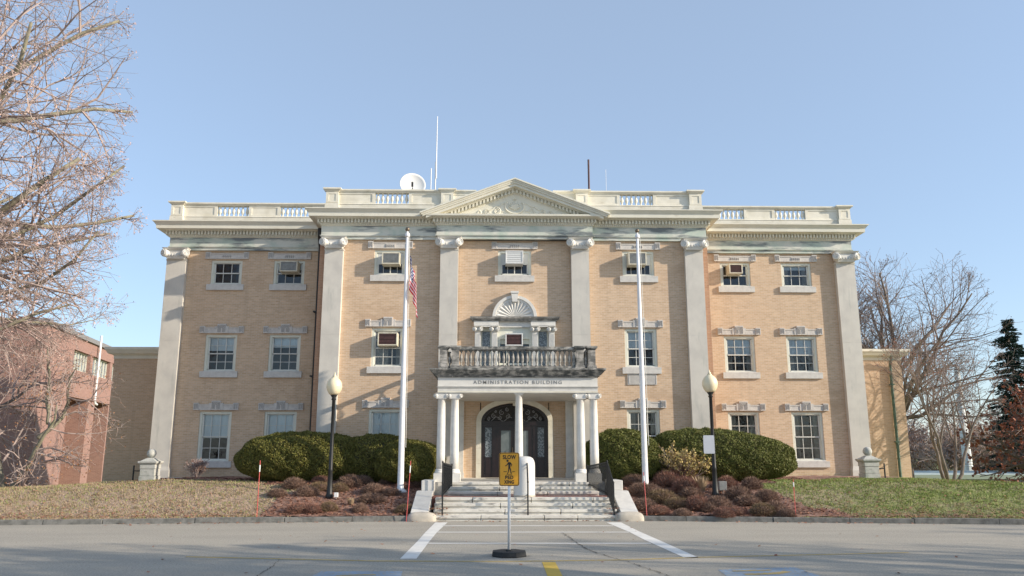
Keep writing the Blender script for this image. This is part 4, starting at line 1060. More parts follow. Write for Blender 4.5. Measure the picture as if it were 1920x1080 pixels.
# ------------------------------------------------------------------ lamps, flagpoles, flag
def lamp(x, y, top, label):
    z = GZ(x, y) - .02; H = top - z
    o = thing('street_lamp', label, 'lamp post', (x, y, z), 0, 'acorn globe lamp posts')
    q = MB(); q.lathe(0, 0, [(.13, 0), (.13, .12), (.10, .2), (.085, .5), (.075, .9), (.085, .92), (.07, .98), (.06, 2.0), (.055, H - .98), (.085, H - .96), (.06, H - .90), (.11, H - .82), (.12, H - .79)], 14); q.build('post', 'iron', o, smooth=True)
    g0 = H - .80
    q = MB(); q.lathe(0, 0, [(.13, g0), (.19, g0 + .06), (.245, g0 + .17), (.262, g0 + .28), (.252, g0 + .38), (.218, g0 + .46), (.16, g0 + .53), (.095, g0 + .575), (.075, g0 + .60), (.09, g0 + .61)], 22); q.build('globe', 'globe', o, smooth=True)
    q = MB(); q.lathe(0, 0, [(.085, g0 + .61), (.04, g0 + .635), (.055, g0 + .66), (.02, g0 + .685), (.026, g0 + .705), (.006, g0 + .77)], 14); q.build('finial', 'globe', o, smooth=True)
lamp(-6.35, 27.1, 4.73, 'black lamp post with cream acorn globe in the left bed')
lamp(6.42, 27.1, 4.84, 'black lamp post with cream acorn globe in the right bed, carrying a blank sign')
o = thing('sign_plate', 'blank pale blue-grey rectangular sign strapped to the right lamp post', 'sign', (6.25, 26.98, 2.0))
q = MB(Matrix.Translation((0, 0, .29))); q.prism(rrect(.37, .60, .04), -.02, -.005); q.build('panel', 'signback', o)
q = MB(); q.box(-.02, .22, -.005, .12, .1, .12); q.box(-.02, .22, -.005, .12, .46, .48); q.build('strap', 'iron', o)
def flagpole(x, y, z1, label):
    z = GZ(x, y) - .02; o = thing('flagpole', label, 'flagpole', (x, y, z), 0, 'white flagpoles'); H = z1 - z
    q = MB(); q.lathe(0, 0, [(.22, 0), (.22, .05), (.13, .12), (.110, .2), (.104, 1), (.095, H * .4), (.064, H * .8), (.050, H - .28)], 18); q.build('pole', 'pole', o, smooth=True)
    q = MB(); q.lathe(0, 0, [(.075, H - .36), (.09, H - .32), (.08, H - .22), (.03, H - .18), (.03, H - .12)], 12); q.build('truck', 'pole', o, smooth=True)
    q = MB(); q.lathe(0, 0, [(.01, H - .15), (.06, H - .12), (.085, H - .07), (.06, H - .01), (.01, H + .02)], 14); q.build('ball', 'ball', o, smooth=True)
    q = MB(); q.tube([(.09, -.03, H - .25), (.13, -.06, H * .5), (.15, -.05, 1.5)], .008, 4); q.build('halyard', 'sash', o)
flagpole(-4.12, 27.9, 10.03, 'white flagpole with limp flag left of the steps'); flagpole(4.32, 28.3, 10.14, 'bare white flagpole right of the steps')
nu_, nv_ = 36, 26; V = []; F = []; UV = []
for j in range(nv_ + 1):
    for i in range(nu_ + 1):
        u = i / nu_; v_ = j / nv_
        fold = math.sin(u * 9 + v_ * 2.5); x = .09 + .33 * (u ** .8) * (.8 + .2 * v_) + .035 * math.sin(u * 16 + v_ * 3); yy = -.10 * fold * min(1, u * 3) + .05 * math.sin(v_ * 5 + u * 4)
        V.append((x, yy, -1.16 * v_ * (1 - .08 * u) - 1.22 * u)); UV.append((u, v_))
for j in range(nv_):
    for i in range(nu_): a = j * (nu_ + 1) + i; F.append((a, a + 1, a + nu_ + 2, a + nu_ + 1))
me = npmesh('flag', V, F, 'flag'); me.polygons.foreach_set('use_smooth', [True] * len(F))
uvl = me.uv_layers.new(name='UVMap'); uvl.data.foreach_set('uv', [c for l in me.loops for c in UV[l.vertex_index]])
o = link('flag', me, None, (-4.10, 27.86, 8.98)); tag(o, 'limp red white and blue striped flag with white stars hanging from the left flagpole', 'flag')

# snow markers, small boxes, pedestals
def marker(x, y, h, label, lean=0):
    z = GZ(x, y) if y > kerbY(x) else 0
    o = thing('snow_marker', label, 'marker stake', (x, y, z), 0, 'red snow marker stakes')
    q = MB(); q.tube([(0, 0, 0), (lean, 0, h)], .011, 6); q.build('rod', 'redplastic', o); q = MB(); q.tube([(lean * .80, 0, h * .80), (lean * .92, 0, h * .92)], .018, 6); q.build('tape', 'whitetape', o)
marker(-7.95, 24.55, 1.66, 'thin red marker stake at the left end of the left shrub bed'); marker(-3.55, 24.7, 1.78, 'thin red marker stake beside the left rounded block', .09)
marker(3.72, 25.0, 1.30, 'thin red marker stake beside the right rounded block', -.06); marker(8.1, 24.5, 1.1, 'thin pale red marker stake on the lawn edge right of the shrub bed')
def fixture(x, y, s, label, nm, m):
    o = thing(nm, label, 'electrical box', (x, y, GZ(x, y))); q = MB(); q.box(-s / 2, s / 2, -s / 3, s / 3, .10, .10 + s * 1.15); q.build('housing', m, o, bevel=.01); q = MB(); q.tube([(0, 0, -.05), (0, 0, .12)], .02, 6); q.build('stake', 'acgrey', o)
fixture(-6.1, 26.95, .13, 'small white box on a stake beside the left lamp post', 'outlet_box', 'whitetape'); fixture(6.75, 27.4, .26, 'small grey box beside the right lamp post', 'outlet_box', 'acgrey')
def pedestal(x, y, label, s):
    z = gz(x, y) - .05; o = thing('ball_pedestal', label, 'stone pedestal', (x, y, z), 0, 'stone pedestals with ball finials')
    q = MB(); q.box(-.29, .29, -.29, .29, 0, .24); q.box(-.27, .27, -.27, .27, .246, .50); q.box(-.285, .285, -.285, .285, .506, .66); q.tbox(-.29, .29, -.29, .29, .66, .72, 0, .05, back=True); q.box(-.35, .35, -.35, .35, .72, .79)
    q.tbox(-.15, .15, -.15, .15, .79, .91, .14, -.04, back=True); q.build('pier', 'pedestal', o, bevel=.012)
    q = MB(); q.lathe(0, 0, [(.05, .90)] + [(.17 * math.sin(t), 1.07 - .17 * math.cos(t)) for t in [PI * (i + 1) / 13 for i in range(12)]] + [(.005, 1.242)], 18); q.build('ball', 'pedestal', o, smooth=True)
    r = thing('hand_rail', label.split(' stone')[0] + ' side short black pipe handrail beside the ball pedestal', 'handrail', (x + s * .75, y + .3, z)); q = MB(); q.tube([(-s * .45, 0, .42), (0, 0, .42), (0, 0, .58)], .022, 6); q.tube([(0, 0, 0), (0, 0, .62)], .03, 6); q.build('rail', 'iron', r)
pedestal(-13.9, 31, 'left stone pedestal with a ball finial, in front of the shaded left wing', -1); pedestal(13.45, 31, 'right stone pedestal with a ball finial, casting its shadow on the right wing', 1)

# ------------------------------------------------------------------ hedges and shrubs
def sup(a, b, c, th, ph, e1=.8, e2=.9):
    f = lambda w_, m_: math.copysign(abs(w_) ** m_, w_)
    return Vector((a * f(math.cos(ph), e1) * f(math.cos(th), e2), b * f(math.cos(ph), e1) * f(math.sin(th), e2), c * f(math.sin(ph), e1)))
def hedge(label, x, y, a, b, ztop, n, m='hedge', seed=1, skew=0, zb=None):
    rg = np.random.default_rng(seed); z0 = (GZ(x, y) if zb is None else zb) - .05
    o = thing('clipped_hedge', label, 'hedge', (x, y, z0), 0, 'clipped evergreen mounds'); c = (ztop - z0); zc = c * .44; up = c - zc
    def surf(d, k=1.0):     # d unit dirs -> surface points of an egg-like mound
        e = .85; dx, dy, dz = d[:, 0], d[:, 1], d[:, 2]
        cc = np.where(dz > 0, up, zc * 1.0)
        p_ = 2.35; r = 1 / (np.abs(dx / a) ** p_ + np.abs(dy / b) ** p_ + np.abs(dz / cc) ** p_) ** (1 / p_)
        lump = 1 + .022 * np.sin(d[:, 0] * 9 + seed) * np.sin(d[:, 1] * 7 + seed * 2) + .018 * np.sin(d[:, 2] * 14 + d[:, 0] * 11) + .012 * np.sin(d[:, 0] * 31) * np.sin(d[:, 2] * 27)
        P = d * (r * lump * k)[:, None]; P[:, 2] += zc
        P[:, 2] *= 1 - skew * np.clip(P[:, 0] / a, -1, 1) * .5
        return P
    # core
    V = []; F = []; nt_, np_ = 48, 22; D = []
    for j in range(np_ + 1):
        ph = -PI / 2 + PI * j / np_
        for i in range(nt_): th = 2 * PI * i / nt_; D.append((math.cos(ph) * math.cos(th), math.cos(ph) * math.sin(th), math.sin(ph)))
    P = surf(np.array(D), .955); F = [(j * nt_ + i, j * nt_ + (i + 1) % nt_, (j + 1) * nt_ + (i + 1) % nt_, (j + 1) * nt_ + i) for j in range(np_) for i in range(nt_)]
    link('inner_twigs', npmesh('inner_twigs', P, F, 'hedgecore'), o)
    d = rg.normal(size=(n, 3)) * np.array([a, b, up]) ; d /= np.linalg.norm(d, axis=1)[:, None]
    hol = np.sin(d[:, 0] * 23 + seed) * np.sin(d[:, 2] * 19 + seed) * np.sin(d[:, 1] * 17) ; k = 1 - np.abs(rg.normal(0, .022, n)) + .015 - .05 * np.clip(hol - .35, 0, 1); P = surf(d, 1.0) * k[:, None]
    P[:, 2] = np.maximum(P[:, 2], .04)
    nrm = d / np.array([a, b, up]) ** 2; nrm /= np.linalg.norm(nrm, axis=1)[:, None]
    t = rdir(rg, n); nn = nrm * .55 + t * .8; nn /= np.linalg.norm(nn, axis=1)[:, None]
    A = np.cross(nn, rdir(rg, n)); A /= np.linalg.norm(A, axis=1)[:, None]; Bv = np.cross(nn, A)
    s = rg.uniform(.014, .034, n)[:, None]
    link('foliage', quads('foliage', P, A * s * 1.3, Bv * s * .7, m), o)
    # longer sprigs breaking the outline
    ns = n // 14; ii = rg.integers(0, n, ns); P2 = surf(d[ii], 1.0); tip = nrm[ii] * rg.uniform(.02, .09, ns)[:, None] + np.array([0, 0, .02]); W = rdir(rg, ns) * .012
    V = np.stack([P2 - W, P2 + W, P2 + tip], 1).reshape(-1, 3); link('sprigs', npmesh('sprigs', V, np.arange(3 * ns).reshape(ns, 3), m), o)
hedge('long olive green clipped hedge mound under the left wing windows', -7.95, 30.25, 2.5, 1.38, 2.76, 80000, 'hedge', 1)
hedge('darker clipped hedge mound behind the left flagpole, between the long mound and the porch mound', -5.2, 30.4, 1.6, 1.25, 2.68, 36000, 'hedge', 2)
hedge('rounded olive hedge mound beside the left porch columns', -3.95, 29.4, 1.24, 1.18, 2.44, 44000, 'hedge', 3)
hedge('green clipped hedge mound beside the right porch columns', 3.78, 29.9, 1.38, 1.15, 2.86, 48000, 'hedger', 4)
hedge('long green clipped hedge mound under the right wing windows, sloping down to the right', 7.55, 30.4, 2.8, 1.35, 2.86, 84000, 'hedger', 5, .22)

def mound_mesh(seed, m, n=2600, r=.42, h=.42):
    rg = np.random.default_rng(seed); d = rdir(rg, n); d[:, 2] = np.abs(d[:, 2]); k = rg.uniform(.55, 1.04, n) ** .5
    P = d * k[:, None] * np.array([r, r, h]); P += rg.normal(0, .015, P.shape); P[:, 2] = np.maximum(P[:, 2], .0)
    dirv = d * np.array([1, 1, 1.3]) + rdir(rg, n) * .55; dirv /= np.linalg.norm(dirv, axis=1)[:, None]
    W = np.cross(dirv, rdir(rg, n)) * .0075; L = dirv * rg.uniform(.03, .085, n)[:, None]
    V = np.stack([P - L - W, P - L + W, P + L], 1).reshape(-1, 3)
    return npmesh('twigs', V, np.arange(3 * n).reshape(n, 3), m)
def tuft_mesh(seed, m, n=260, h=.6, r=.3):
    rg = np.random.default_rng(seed); a = rg.uniform(0, 2 * PI, n); q = rg.uniform(0, 1, n)
    base = np.stack([np.cos(a) * .07, np.sin(a) * .07, np.zeros(n)], 1); hh = h * rg.uniform(.6, 1.1, n)
    tip = np.stack([np.cos(a) * r * q, np.sin(a) * r * q, hh], 1); W = np.stack([-np.sin(a), np.cos(a), np.zeros(n)], 1) * .008
    mid = base * .5 + tip * .5 + np.array([0, 0, .05])
    V = np.stack([base - W, base + W, mid + W, mid - W, mid - W, mid + W, tip, tip], 1).reshape(-1, 3)
    V = np.stack([base - W, base + W, mid + W, mid - W], 1).reshape(-1, 3); V2 = np.stack([mid - W, mid + W, tip + W * .2, tip - W * .2], 1).reshape(-1, 3)
    return npmesh('blades', np.concatenate([V, V2]), np.arange(8 * n).reshape(2 * n, 4), m)
core = {}
def core_mesh(r, h):
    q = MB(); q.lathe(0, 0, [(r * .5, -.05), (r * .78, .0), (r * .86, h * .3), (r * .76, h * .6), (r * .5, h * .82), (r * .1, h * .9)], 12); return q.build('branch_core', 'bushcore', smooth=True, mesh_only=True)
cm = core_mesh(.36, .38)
protos = {'b': [mound_mesh(i, 'mound') for i in range(3)], 'r': [mound_mesh(i + 10, 'moundred') for i in range(2)], 'g': [mound_mesh(i + 20, 'moundgreen') for i in range(2)],
          'l': [mound_mesh(31, 'lime')], 't': [tuft_mesh(40, 'straw'), tuft_mesh(41, 'straw', 180, .5)]}
LEFT = [ (-7.80,28.25,1.2,'b'), (-8.07,27.14,1.0,'b'), (-7.12,27.30,1.05,'b'), (-7.06,29.11,1.0,'r'), (-5.97,28.59,1.25,'b'), (-5.62,28.96,1.1,'b'), (-6.86,27.99,1.0,'g'), (-6.91,25.59,1.25,'r'), (-6.08,25.74,0.85,'g'), (-6.20,27.97,0.9,'g'), (-5.01,27.74,1.2,'b'), (-4.72,29.05,0.9,'b'), (-5.51,26.39,1.0,'t'), (-4.91,26.82,1.2,'b'), (-3.67,25.64,1.2,'g'), (-3.73,28.87,1.1,'b'), (-6.52,25.48,0.9,'r'), (-5.10,25.69,0.8,'b'), (-4.35,27.60,0.9,'b'), (-6.82,29.72,0.9,'t'), (-4.04,28.42,0.9,'r') ]
RIGHT = [ (4.28,27.36,1.2,'b'), (4.53,26.76,1.35,'g'), (4.93,26.10,1.2,'g'), (5.48,25.84,1.2,'r'), (5.69,29.34,1.9,'r'), (5.58,27.77,1.5,'r'), (5.16,28.64,1.4,'r'), (5.79,25.59,1.1,'b'), (6.13,25.79,1.2,'b'), (7.07,27.99,1.2,'r'), (7.11,26.84,1.4,'b'), (7.91,27.91,1.1,'b'), (7.22,26.26,1.3,'b'), (7.94,26.55,1.2,'b'), (7.25,24.95,1.1,'g'), (7.72,25.18,1.1,'b'), (4.02,27.58,1.3,'b'), (3.60,29.31,1.1,'t'), (3.78,28.82,1.2,'t'), (5.05,30.11,1.3,'l'), (6.12,27.72,1.8,'t'), (7.41,29.14,1.1,'t'), (6.46,25.03,1.0,'r'), (3.83,26.02,1.1,'b'), (4.16,25.36,1.0,'r'), (4.04,28.79,1.3,'b'), (5.63,27.19,1.4,'b'), (7.85,24.58,0.8,'b'), (5.99,24.68,0.9,'r'), (4.81,24.98,0.8,'b') ]

words = {'b': 'brown twiggy shrub mound', 'r': 'reddish shrub mound', 'g': 'brownish green shrub mound', 'l': 'pale yellow green shrub', 't': 'dry straw grass tuft'}
ordn = ['first', 'second', 'third', 'fourth', 'fifth', 'sixth', 'seventh', 'eighth', 'ninth', 'tenth', 'eleventh', 'twelfth', 'thirteenth']
for side, lst in (('left', LEFT), ('right', RIGHT)):
    rows = {}
    for x, y, s_, k in lst:
        rw = 'kerb row' if y < 26.3 else ('middle row' if y < 28.0 else 'hedge row'); rows.setdefault((rw, k), []).append((x, y, s_))
    for (rw, k), L_ in rows.items():
        L_.sort()
        for i, (x, y, s_) in enumerate(L_):
            pos = ('%s such from left in %s of %s bed' % (ordn[i], rw, side)) if len(L_) > 1 else 'only such in %s of %s bed' % (rw, side)
            nm = 'grass_tuft' if k == 't' else 'low_shrub'
            o = thing(nm, '%s, %s' % (words[k], pos), 'grass tuft' if k == 't' else 'shrub', (x, y, GZ(x, y)), rnd.uniform(0, 6), 'low shrubs and tufts in the %s bed' % side)
            kk = .86 if k != 't' else .72; o.scale = (s_ * kk * rnd.uniform(.85, 1.2), s_ * kk * rnd.uniform(.85, 1.2), s_ * kk * rnd.uniform(.62, 1.0))
            if k == 'l': o.scale = (1.0, 1.0, .9)
            link(protos[k][0].name.split('.')[0], rnd.choice(protos[k]), o)
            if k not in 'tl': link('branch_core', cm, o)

# ------------------------------------------------------------------ trees
class Tree:
    """recursive branching: limbs as tapered tubes, fine twigs as thin three-sided tubes, leaf quads at the tips"""
    def __init__(s, seed, levels, env=None, tips=2, droop=0, up=.1, angle=(35, 60), ratio=.58, nchild=(7, 8, 7, 5), rmin=.006, wig=.18):
        s.r = random.Random(seed); s.L = levels; s.env = env; s.limb = MB(); s.twig = MB(); s.tip = []; s.droop = droop; s.up = up; s.ang = angle; s.ratio = ratio; s.nc = nchild; s.rmin = rmin; s.wig = wig; s.tips = tips
    def grow(s, p, d, L, r, lev, r_end=None):
        R_ = s.r; n = 7 if lev == 0 else (6 if lev == 1 else (4 if lev < s.L - 1 else 2)); pts = [Vector(p)]; d = Vector(d).normalized(); dirs = [d]
        for i in range(n):
            wv = Vector((R_.gauss(0, 1), R_.gauss(0, 1), R_.gauss(0, 1))) * s.wig
            d = (d + wv + Vector((0, 0, s.up if lev < 2 else s.up * .6 - s.droop * (lev / s.L)))).normalized()
            pts.append(pts[-1] + d * L / n); dirs.append(d)
            if s.env and lev > 0 and not s.env(pts[-1]): break
        cut = len(pts) - 1 < n; n = len(pts) - 1
        r1 = (s.rmin * 1.3 if cut else r * .3) if r_end is None else r_end
        rr_ = [max(s.rmin, r + (r1 - r) * i / max(n, 1)) for i in range(n + 1)]
        (s.limb if lev < 2 else s.twig).tube(pts, rr_, (8, 6, 4, 3, 3, 3)[min(lev, 5)])
        if lev >= s.L - 1:
            for q in range(s.tips): s.tip.append(pts[R_.randint(1, n)] + Vector((R_.gauss(0, .04), R_.gauss(0, .04), R_.gauss(0, .04))))
            return
        nc = s.nc[min(lev, len(s.nc) - 1)]
        for k in range(nc):
            t = (.30 if lev == 0 else .15) + (.98 - (.30 if lev == 0 else .15)) * (k + R_.random()) / nc; f_ = t * n; i = min(int(f_), n - 1); q = pts[i].lerp(pts[i + 1], f_ - i)
            dd = dirs[i + 1]; ax = dd.cross(Vector((R_.gauss(0, 1), R_.gauss(0, 1), R_.gauss(0, 1)))).normalized()
            a = R(R_.uniform(*s.ang)); nd = (Matrix.Rotation(a, 3, ax) @ dd)
            s.grow(q, nd, L * s.ratio * R_.uniform(.7, 1.15) * (1.15 - .45 * t), max(s.rmin, rr_[i] * R_.uniform(.45, .65)), lev + 1)
    def finish(s, name, label, cat, loc, bark, twig, leaf=None, lsz=.03, group=None):
        o = thing(name, label, cat, loc, 0, group)
        s.limb.build('trunk', bark, o, smooth=True); s.twig.build('crown', twig, o)
        if leaf and s.tip:
            P = np.array([tuple(p) for p in s.tip]); n = len(P); A = rdir(rng, n); Bv = np.cross(A, rdir(rng, n)); Bv /= np.linalg.norm(Bv, axis=1)[:, None] + 1e-6; z = rng.uniform(.6, 1.3, n)[:, None] * lsz
            link('leaves', quads('leaves', P, A * z, Bv * z * .7, leaf), o)
        return o
# big bare tree whose crown enters from the left
t = Tree(11, 5, env=lambda p: ((p.x + .5) / 8.1) ** 2 + (p.y / 8.5) ** 2 + abs((p.z - 12.8) / 10.2) ** 3.4 < 1 and p.x > -6, droop=.16, up=.10, angle=(32, 62), ratio=.60, nchild=(0, 8, 7, 5), tips=3, rmin=.0045, wig=.19)
t.limb.tube([(0, 0, -.3), (.05, 0, 1), (.1, .1, 4), (0, .2, 8), (.2, .1, 13), (.1, .3, 17), (.3, .2, 20)], [.62, .46, .42, .36, .27, .16, .08], 12)
for z, dx, dy, dz, L, r in ((6.0, 1, -.35, .10, 7.5, .17), (7.2, 1, .3, .15, 9, .2), (8.6, 1, -.1, .25, 9.5, .2), (9.8, 1, .5, .35, 9, .18), (11, 1, -.35, .42, 9, .18), (12.6, 1, .1, .5, 8.5, .17), (14.0, 1, -.5, .65, 8, .15), (15.2, .9, .4, .8, 7, .13), (16.2, .8, 0, 1, 6.5, .12), (10.4, .6, -1, .3, 7, .15), (17.5, .5, -.3, 1, 5, .1), (5.4, 1, .1, -.12, 7, .12), (6.4, 1, -.5, -.10, 8, .12), (8.0, 1, .15, -.1, 9.5, .14), (7.0, 1, .4, -.02, 10, .14), (9.0, 1, -.2, -.12, 10, .14), (6.2, .9, .8, .0, 9, .12), (12, -.6, .4, .5, 6, .14), (8, .8, .9, .2, 8, .15), (13.4, 1, -.15, .25, 9, .15)):
    t.grow((.1, .1, z), (dx, dy, dz), L, r, 1)
t.finish('bare_tree', 'large bare tree with pinkish buds reaching into the picture from the left edge', 'tree', (-23.2, 27.5, .5), 'palebark', 'twig', 'bud', .032)
# low lichen-covered tree in front of the red brick building
t = Tree(23, 5, env=lambda p: (p.x / 5.2) ** 2 + (p.y / 4) ** 2 + ((p.z - 4.2) / 4.1) ** 2 < 1, droop=.22, up=.06, angle=(35, 70), ratio=.60, nchild=(6, 7, 6, 4), tips=2, rmin=.006, wig=.24)
t.grow((0, 0, -.2), (.40, .1, 1), 4.4, .15, 1, .02); t.grow((.1, 0, -.1), (.95, -.1, .50), 5.4, .13, 1, .012); t.grow((-.1, 0, 0), (-.5, .2, 1), 4.5, .12, 1, .02)
t.grow((1.2, .2, 2.6), (-.6, .5, 1), 3.5, .10, 1); t.grow((.9, .1, 2.0), (.9, .5, .8), 3.8, .10, 1)
t.finish('bare_tree', 'low spreading bare tree with pale lichen bark before the red brick building', 'tree', (-20.3, 33, .60), 'palebark', 'twig', 'budtan', .036)
t = Tree(29, 5, env=lambda p: (p.x / 4.6) ** 2 + (p.y / 4) ** 2 + ((p.z - 5) / 4.6) ** 2 < 1, droop=.16, up=.08, angle=(35, 65), ratio=.6, nchild=(6, 7, 6, 5), tips=2, rmin=.007, wig=.22)
t.grow((0, 0, -.4), (.1, 0, 1), 3.6, .24, 0, .14)
for dx, dy, dz in ((1, .2, .5), (.8, -.5, .9), (-.5, .4, 1), (.3, .2, 1.2)): t.grow((0, 0, 2.6), (dx, dy, dz), 4.6, .13, 1)
t.finish('bare_tree', 'twiggy reddish brown bare tree at the far left edge behind the low lichen tree', 'tree', (-25.2, 36.5, .4), 'bark', 'twig', 'budtan', .036)
# right side trees
t = Tree(37, 5, env=lambda p: ((p.x - .6) / 5.4) ** 2 + (p.y / 5.5) ** 2 + ((p.z - 7.6) / 5.9) ** 2 < 1, droop=0, up=.07, angle=(25, 55), ratio=.62, nchild=(9, 8, 6, 5), tips=2, rmin=.0062, wig=.15)
t.grow((0, 0, -.5), (.02, 0, 1), 9.5, .32, 0, .10)
for z, dx, dy, dz, L in ((4, .7, .1, 1, 8), (4.8, -.9, .2, 1, 8), (6, .35, -.3, 1, 6.5), (5.4, 1, .3, .35, 7), (3.6, -.6, -.3, .8, 8), (6.5, 1, -.2, .7, 6), (6.8, -1, -.2, .5, 6), (3.8, 1, -.3, .25, 6)): t.grow((0, 0, z), (dx, dy, dz), L, .14, 1)
t.finish('bare_tree', 'tall round-crowned bare tree with mauve twigs behind the right annex', 'tree', (22.9, 46.5, .2), 'bark', 'twigdark', 'budmauve', .035)
t = Tree(41, 4, env=lambda p: (p.x / 4.2) ** 2 + (p.y / 4) ** 2 + ((p.z - 7.4) / 6) ** 2 < 1, up=.12, angle=(22, 48), ratio=.6, nchild=(9, 8, 7), tips=2, rmin=.016, wig=.12)
t.grow((0, 0, -.5), (.02, 0, 1), 11, .26, 0, .08)
for z, dx, dy in ((4.5, .6, .1), (5.2, -.5, .2), (6.5, .3, -.3)): t.grow((0, 0, z), (dx, dy, 1), 6, .13, 1)
t.finish('bare_tree', 'second bare tree rising directly behind the outer pilaster of the right wing', 'tree', (21.2, 52, -.2), 'bark', 'twigdark', 'budmauve', .035)
t = Tree(43, 4, env=lambda p: (p.x / 2.6) ** 2 + (p.y / 2.5) ** 2 + ((p.z - 3.6) / 3.7) ** 2 < 1, up=.10, angle=(18, 42), ratio=.62, nchild=(6, 6, 5), tips=1, rmin=.0055, wig=.12)
for dx, dy in ((-.42, .1), (-.18, -.15), (.05, .2), (.26, 0), (.5, .1)): t.grow((dx * .3, dy * .3, -.3), (dx, dy, 1), 5.6, .085, 0, .02)
t.finish('bare_tree', 'small multi-stemmed bare tree on the lawn right of the annex', 'tree', (19.35, 36, .72), 'bark', 'twigdark', 'rust', .03)
def leafy(seed, label, loc, sx, sz, leaf, lsz, n, name='rust_leaved_tree', bark='bark'):
    t = Tree(seed, 4, env=lambda p: (p.x / sx) ** 2 + (p.y / sx) ** 2 + ((p.z - sz) / sz) ** 2 < 1, up=.06, angle=(30, 65), ratio=.66, nchild=(12, 11, 9), tips=n, rmin=.014, wig=.2)
    t.grow((0, 0, -.5), (0, 0, 1), sz * 1.3, .24, 0, .1)
    for a in range(6): t.grow((0, 0, sz * (.25 + .1 * a)), (math.cos(a * 1.3), math.sin(a * 1.3), .5), sx * 1.05, .13, 1)
    return t.finish(name, label, 'tree', loc, bark, 'twigdark', leaf, lsz)
leafy(51, 'rust leaved tree at the right edge in front of the evergreens', (31.3, 46, -1.2), 4.4, 4.6, 'rust', .10, 10)
leafy(53, 'low dark rust bush tree at the lower right corner of the trees', (30.6, 42, -1.0), 3.0, 2.3, 'moundgreen', .06, 3, 'bushy_tree')
# evergreens
def spruce(label, loc, H, r, seed):
    rg = random.Random(seed); o = thing('evergreen_tree', label, 'tree', loc, 0, 'evergreens at the right edge'); q = MB(); q.tube([(0, 0, -1), (0, 0, H * .6), (0, 0, H)], [.3, .16, .02], 8); q.build('trunk', 'bark', o)
    P = []; A = []; Bv = []; lv = int(H / .30); br = MB()
    for i in range(lv):
        z = H * .06 + (H * .94) * i / lv; k = 1 - z / H; rad = r * (k ** .62) * rg.uniform(.7, 1.15)
        for j in range(rg.randint(7, 10)):
            a = rg.uniform(0, 2 * PI); L = rad * rg.uniform(.6, 1.15) + .15; zz = z + rg.uniform(-.2, .2)
            end = Vector((math.cos(a) * L, math.sin(a) * L, zz - L * .22 + .12)); br.tube([(0, 0, zz), end * .5 + Vector((0, 0, zz * .5 + .03)), end], [.03, .02, .01], 3)
            m = int(24 + L * 34)
            for h in range(m):
                t_ = rg.uniform(.15, 1.02); w_ = (1.05 - t_) * L * .35
                p = (Vector((0, 0, zz)).lerp(end, t_)) + Vector((-math.sin(a), math.cos(a), 0)) * rg.uniform(-w_, w_) + Vector((0, 0, rg.uniform(-.16, .05)))
                P.append(p); dv = Vector((math.cos(a + rg.uniform(-.8, .8)), math.sin(a + rg.uniform(-.8, .8)), rg.uniform(-.6, .2))).normalized(); A.append(dv * rg.uniform(.10, .2)); Bv.append(dv.cross(Vector((rg.gauss(0, 1), rg.gauss(0, 1), 1))).normalized() * rg.uniform(.03, .06))
    br.build('branches', 'bark', o); link('needles', quads('needles', np.array(P), np.array(A), np.array(Bv), 'needle'), o)
spruce('dark evergreen with a narrow pointed top, left of the pair at the right edge', (45.3, 70, -3.0), 16.9, 3.9, 3); spruce('taller dark evergreen cut by the right edge of the picture', (45.9, 65, -3.0), 17.4, 4.2, 4)
# distant brown woodland thicket trees, each its own
k = 0
base = []
for seed in (61, 62):
    t = Tree(seed, 4, env=lambda p: (p.x / 5) ** 2 + (p.y / 5) ** 2 + ((p.z - 4.6) / 5) ** 2 < 1, up=.08, angle=(28, 60), ratio=.62, nchild=(9, 8, 6), tips=3, rmin=.022, wig=.2)
    t.grow((0, 0, -.5), (0, 0, 1), 6, .25, 0, .1)
    for a in range(5): t.grow((0, 0, 1.2 + .7 * a), (math.cos(a * 1.4), math.sin(a * 1.4), .7), 4.6, .13, 1)
    base.append(t)
spots = [(32.0, 72, .9), (41.5, 90, 1.05), (47, 84, 1.0), (52.5, 88, 1.1), (57, 86, .95), (44.0, 92, 1.2), (62, 90, 1.1), (38.5, 95, 1.0), (51, 98, 1.2), (66, 96, 1.2), (28.5, 70, .8), (48.5, 86, 1.15), (55, 92, 1.2), (59, 92, 1.1), (41, 97, 1.2), (45.5, 100, 1.3), (63, 100, 1.3), (69, 104, 1.3)]
near = ['behind the multi-stemmed tree', 'left of the white stack', 'right of the white stack', 'below the rust leaved tree', 'at the right edge', 'behind the white stack, taller', 'beyond the evergreens', 'behind the right annex corner', 'behind the rust leaved tree, farther off', 'farthest right', 'just beyond the flat roofed building', 'close behind the white stack', 'second beyond the evergreens', 'third beyond the evergreens', 'far behind the multi-stemmed tree', 'farthest behind the white stack', 'second behind the rust leaved tree', 'last at the right edge']
first = {}
for i, (x, y, s_) in enumerate(spots):
    lb = 'distant brown bare tree %s' % near[i]
    b_ = i % 2
    if b_ not in first: o = base[b_].finish('distant_tree', lb, 'tree', (x, y, -3), 'bark', 'twig', 'budtan', .075, 'distant bare trees right of the building'); first[b_] = o
    else: o = dup(first[b_], (x, y, -3), i * 1.3, lb)
    o.scale = (s_, s_, s_ * 1.0)
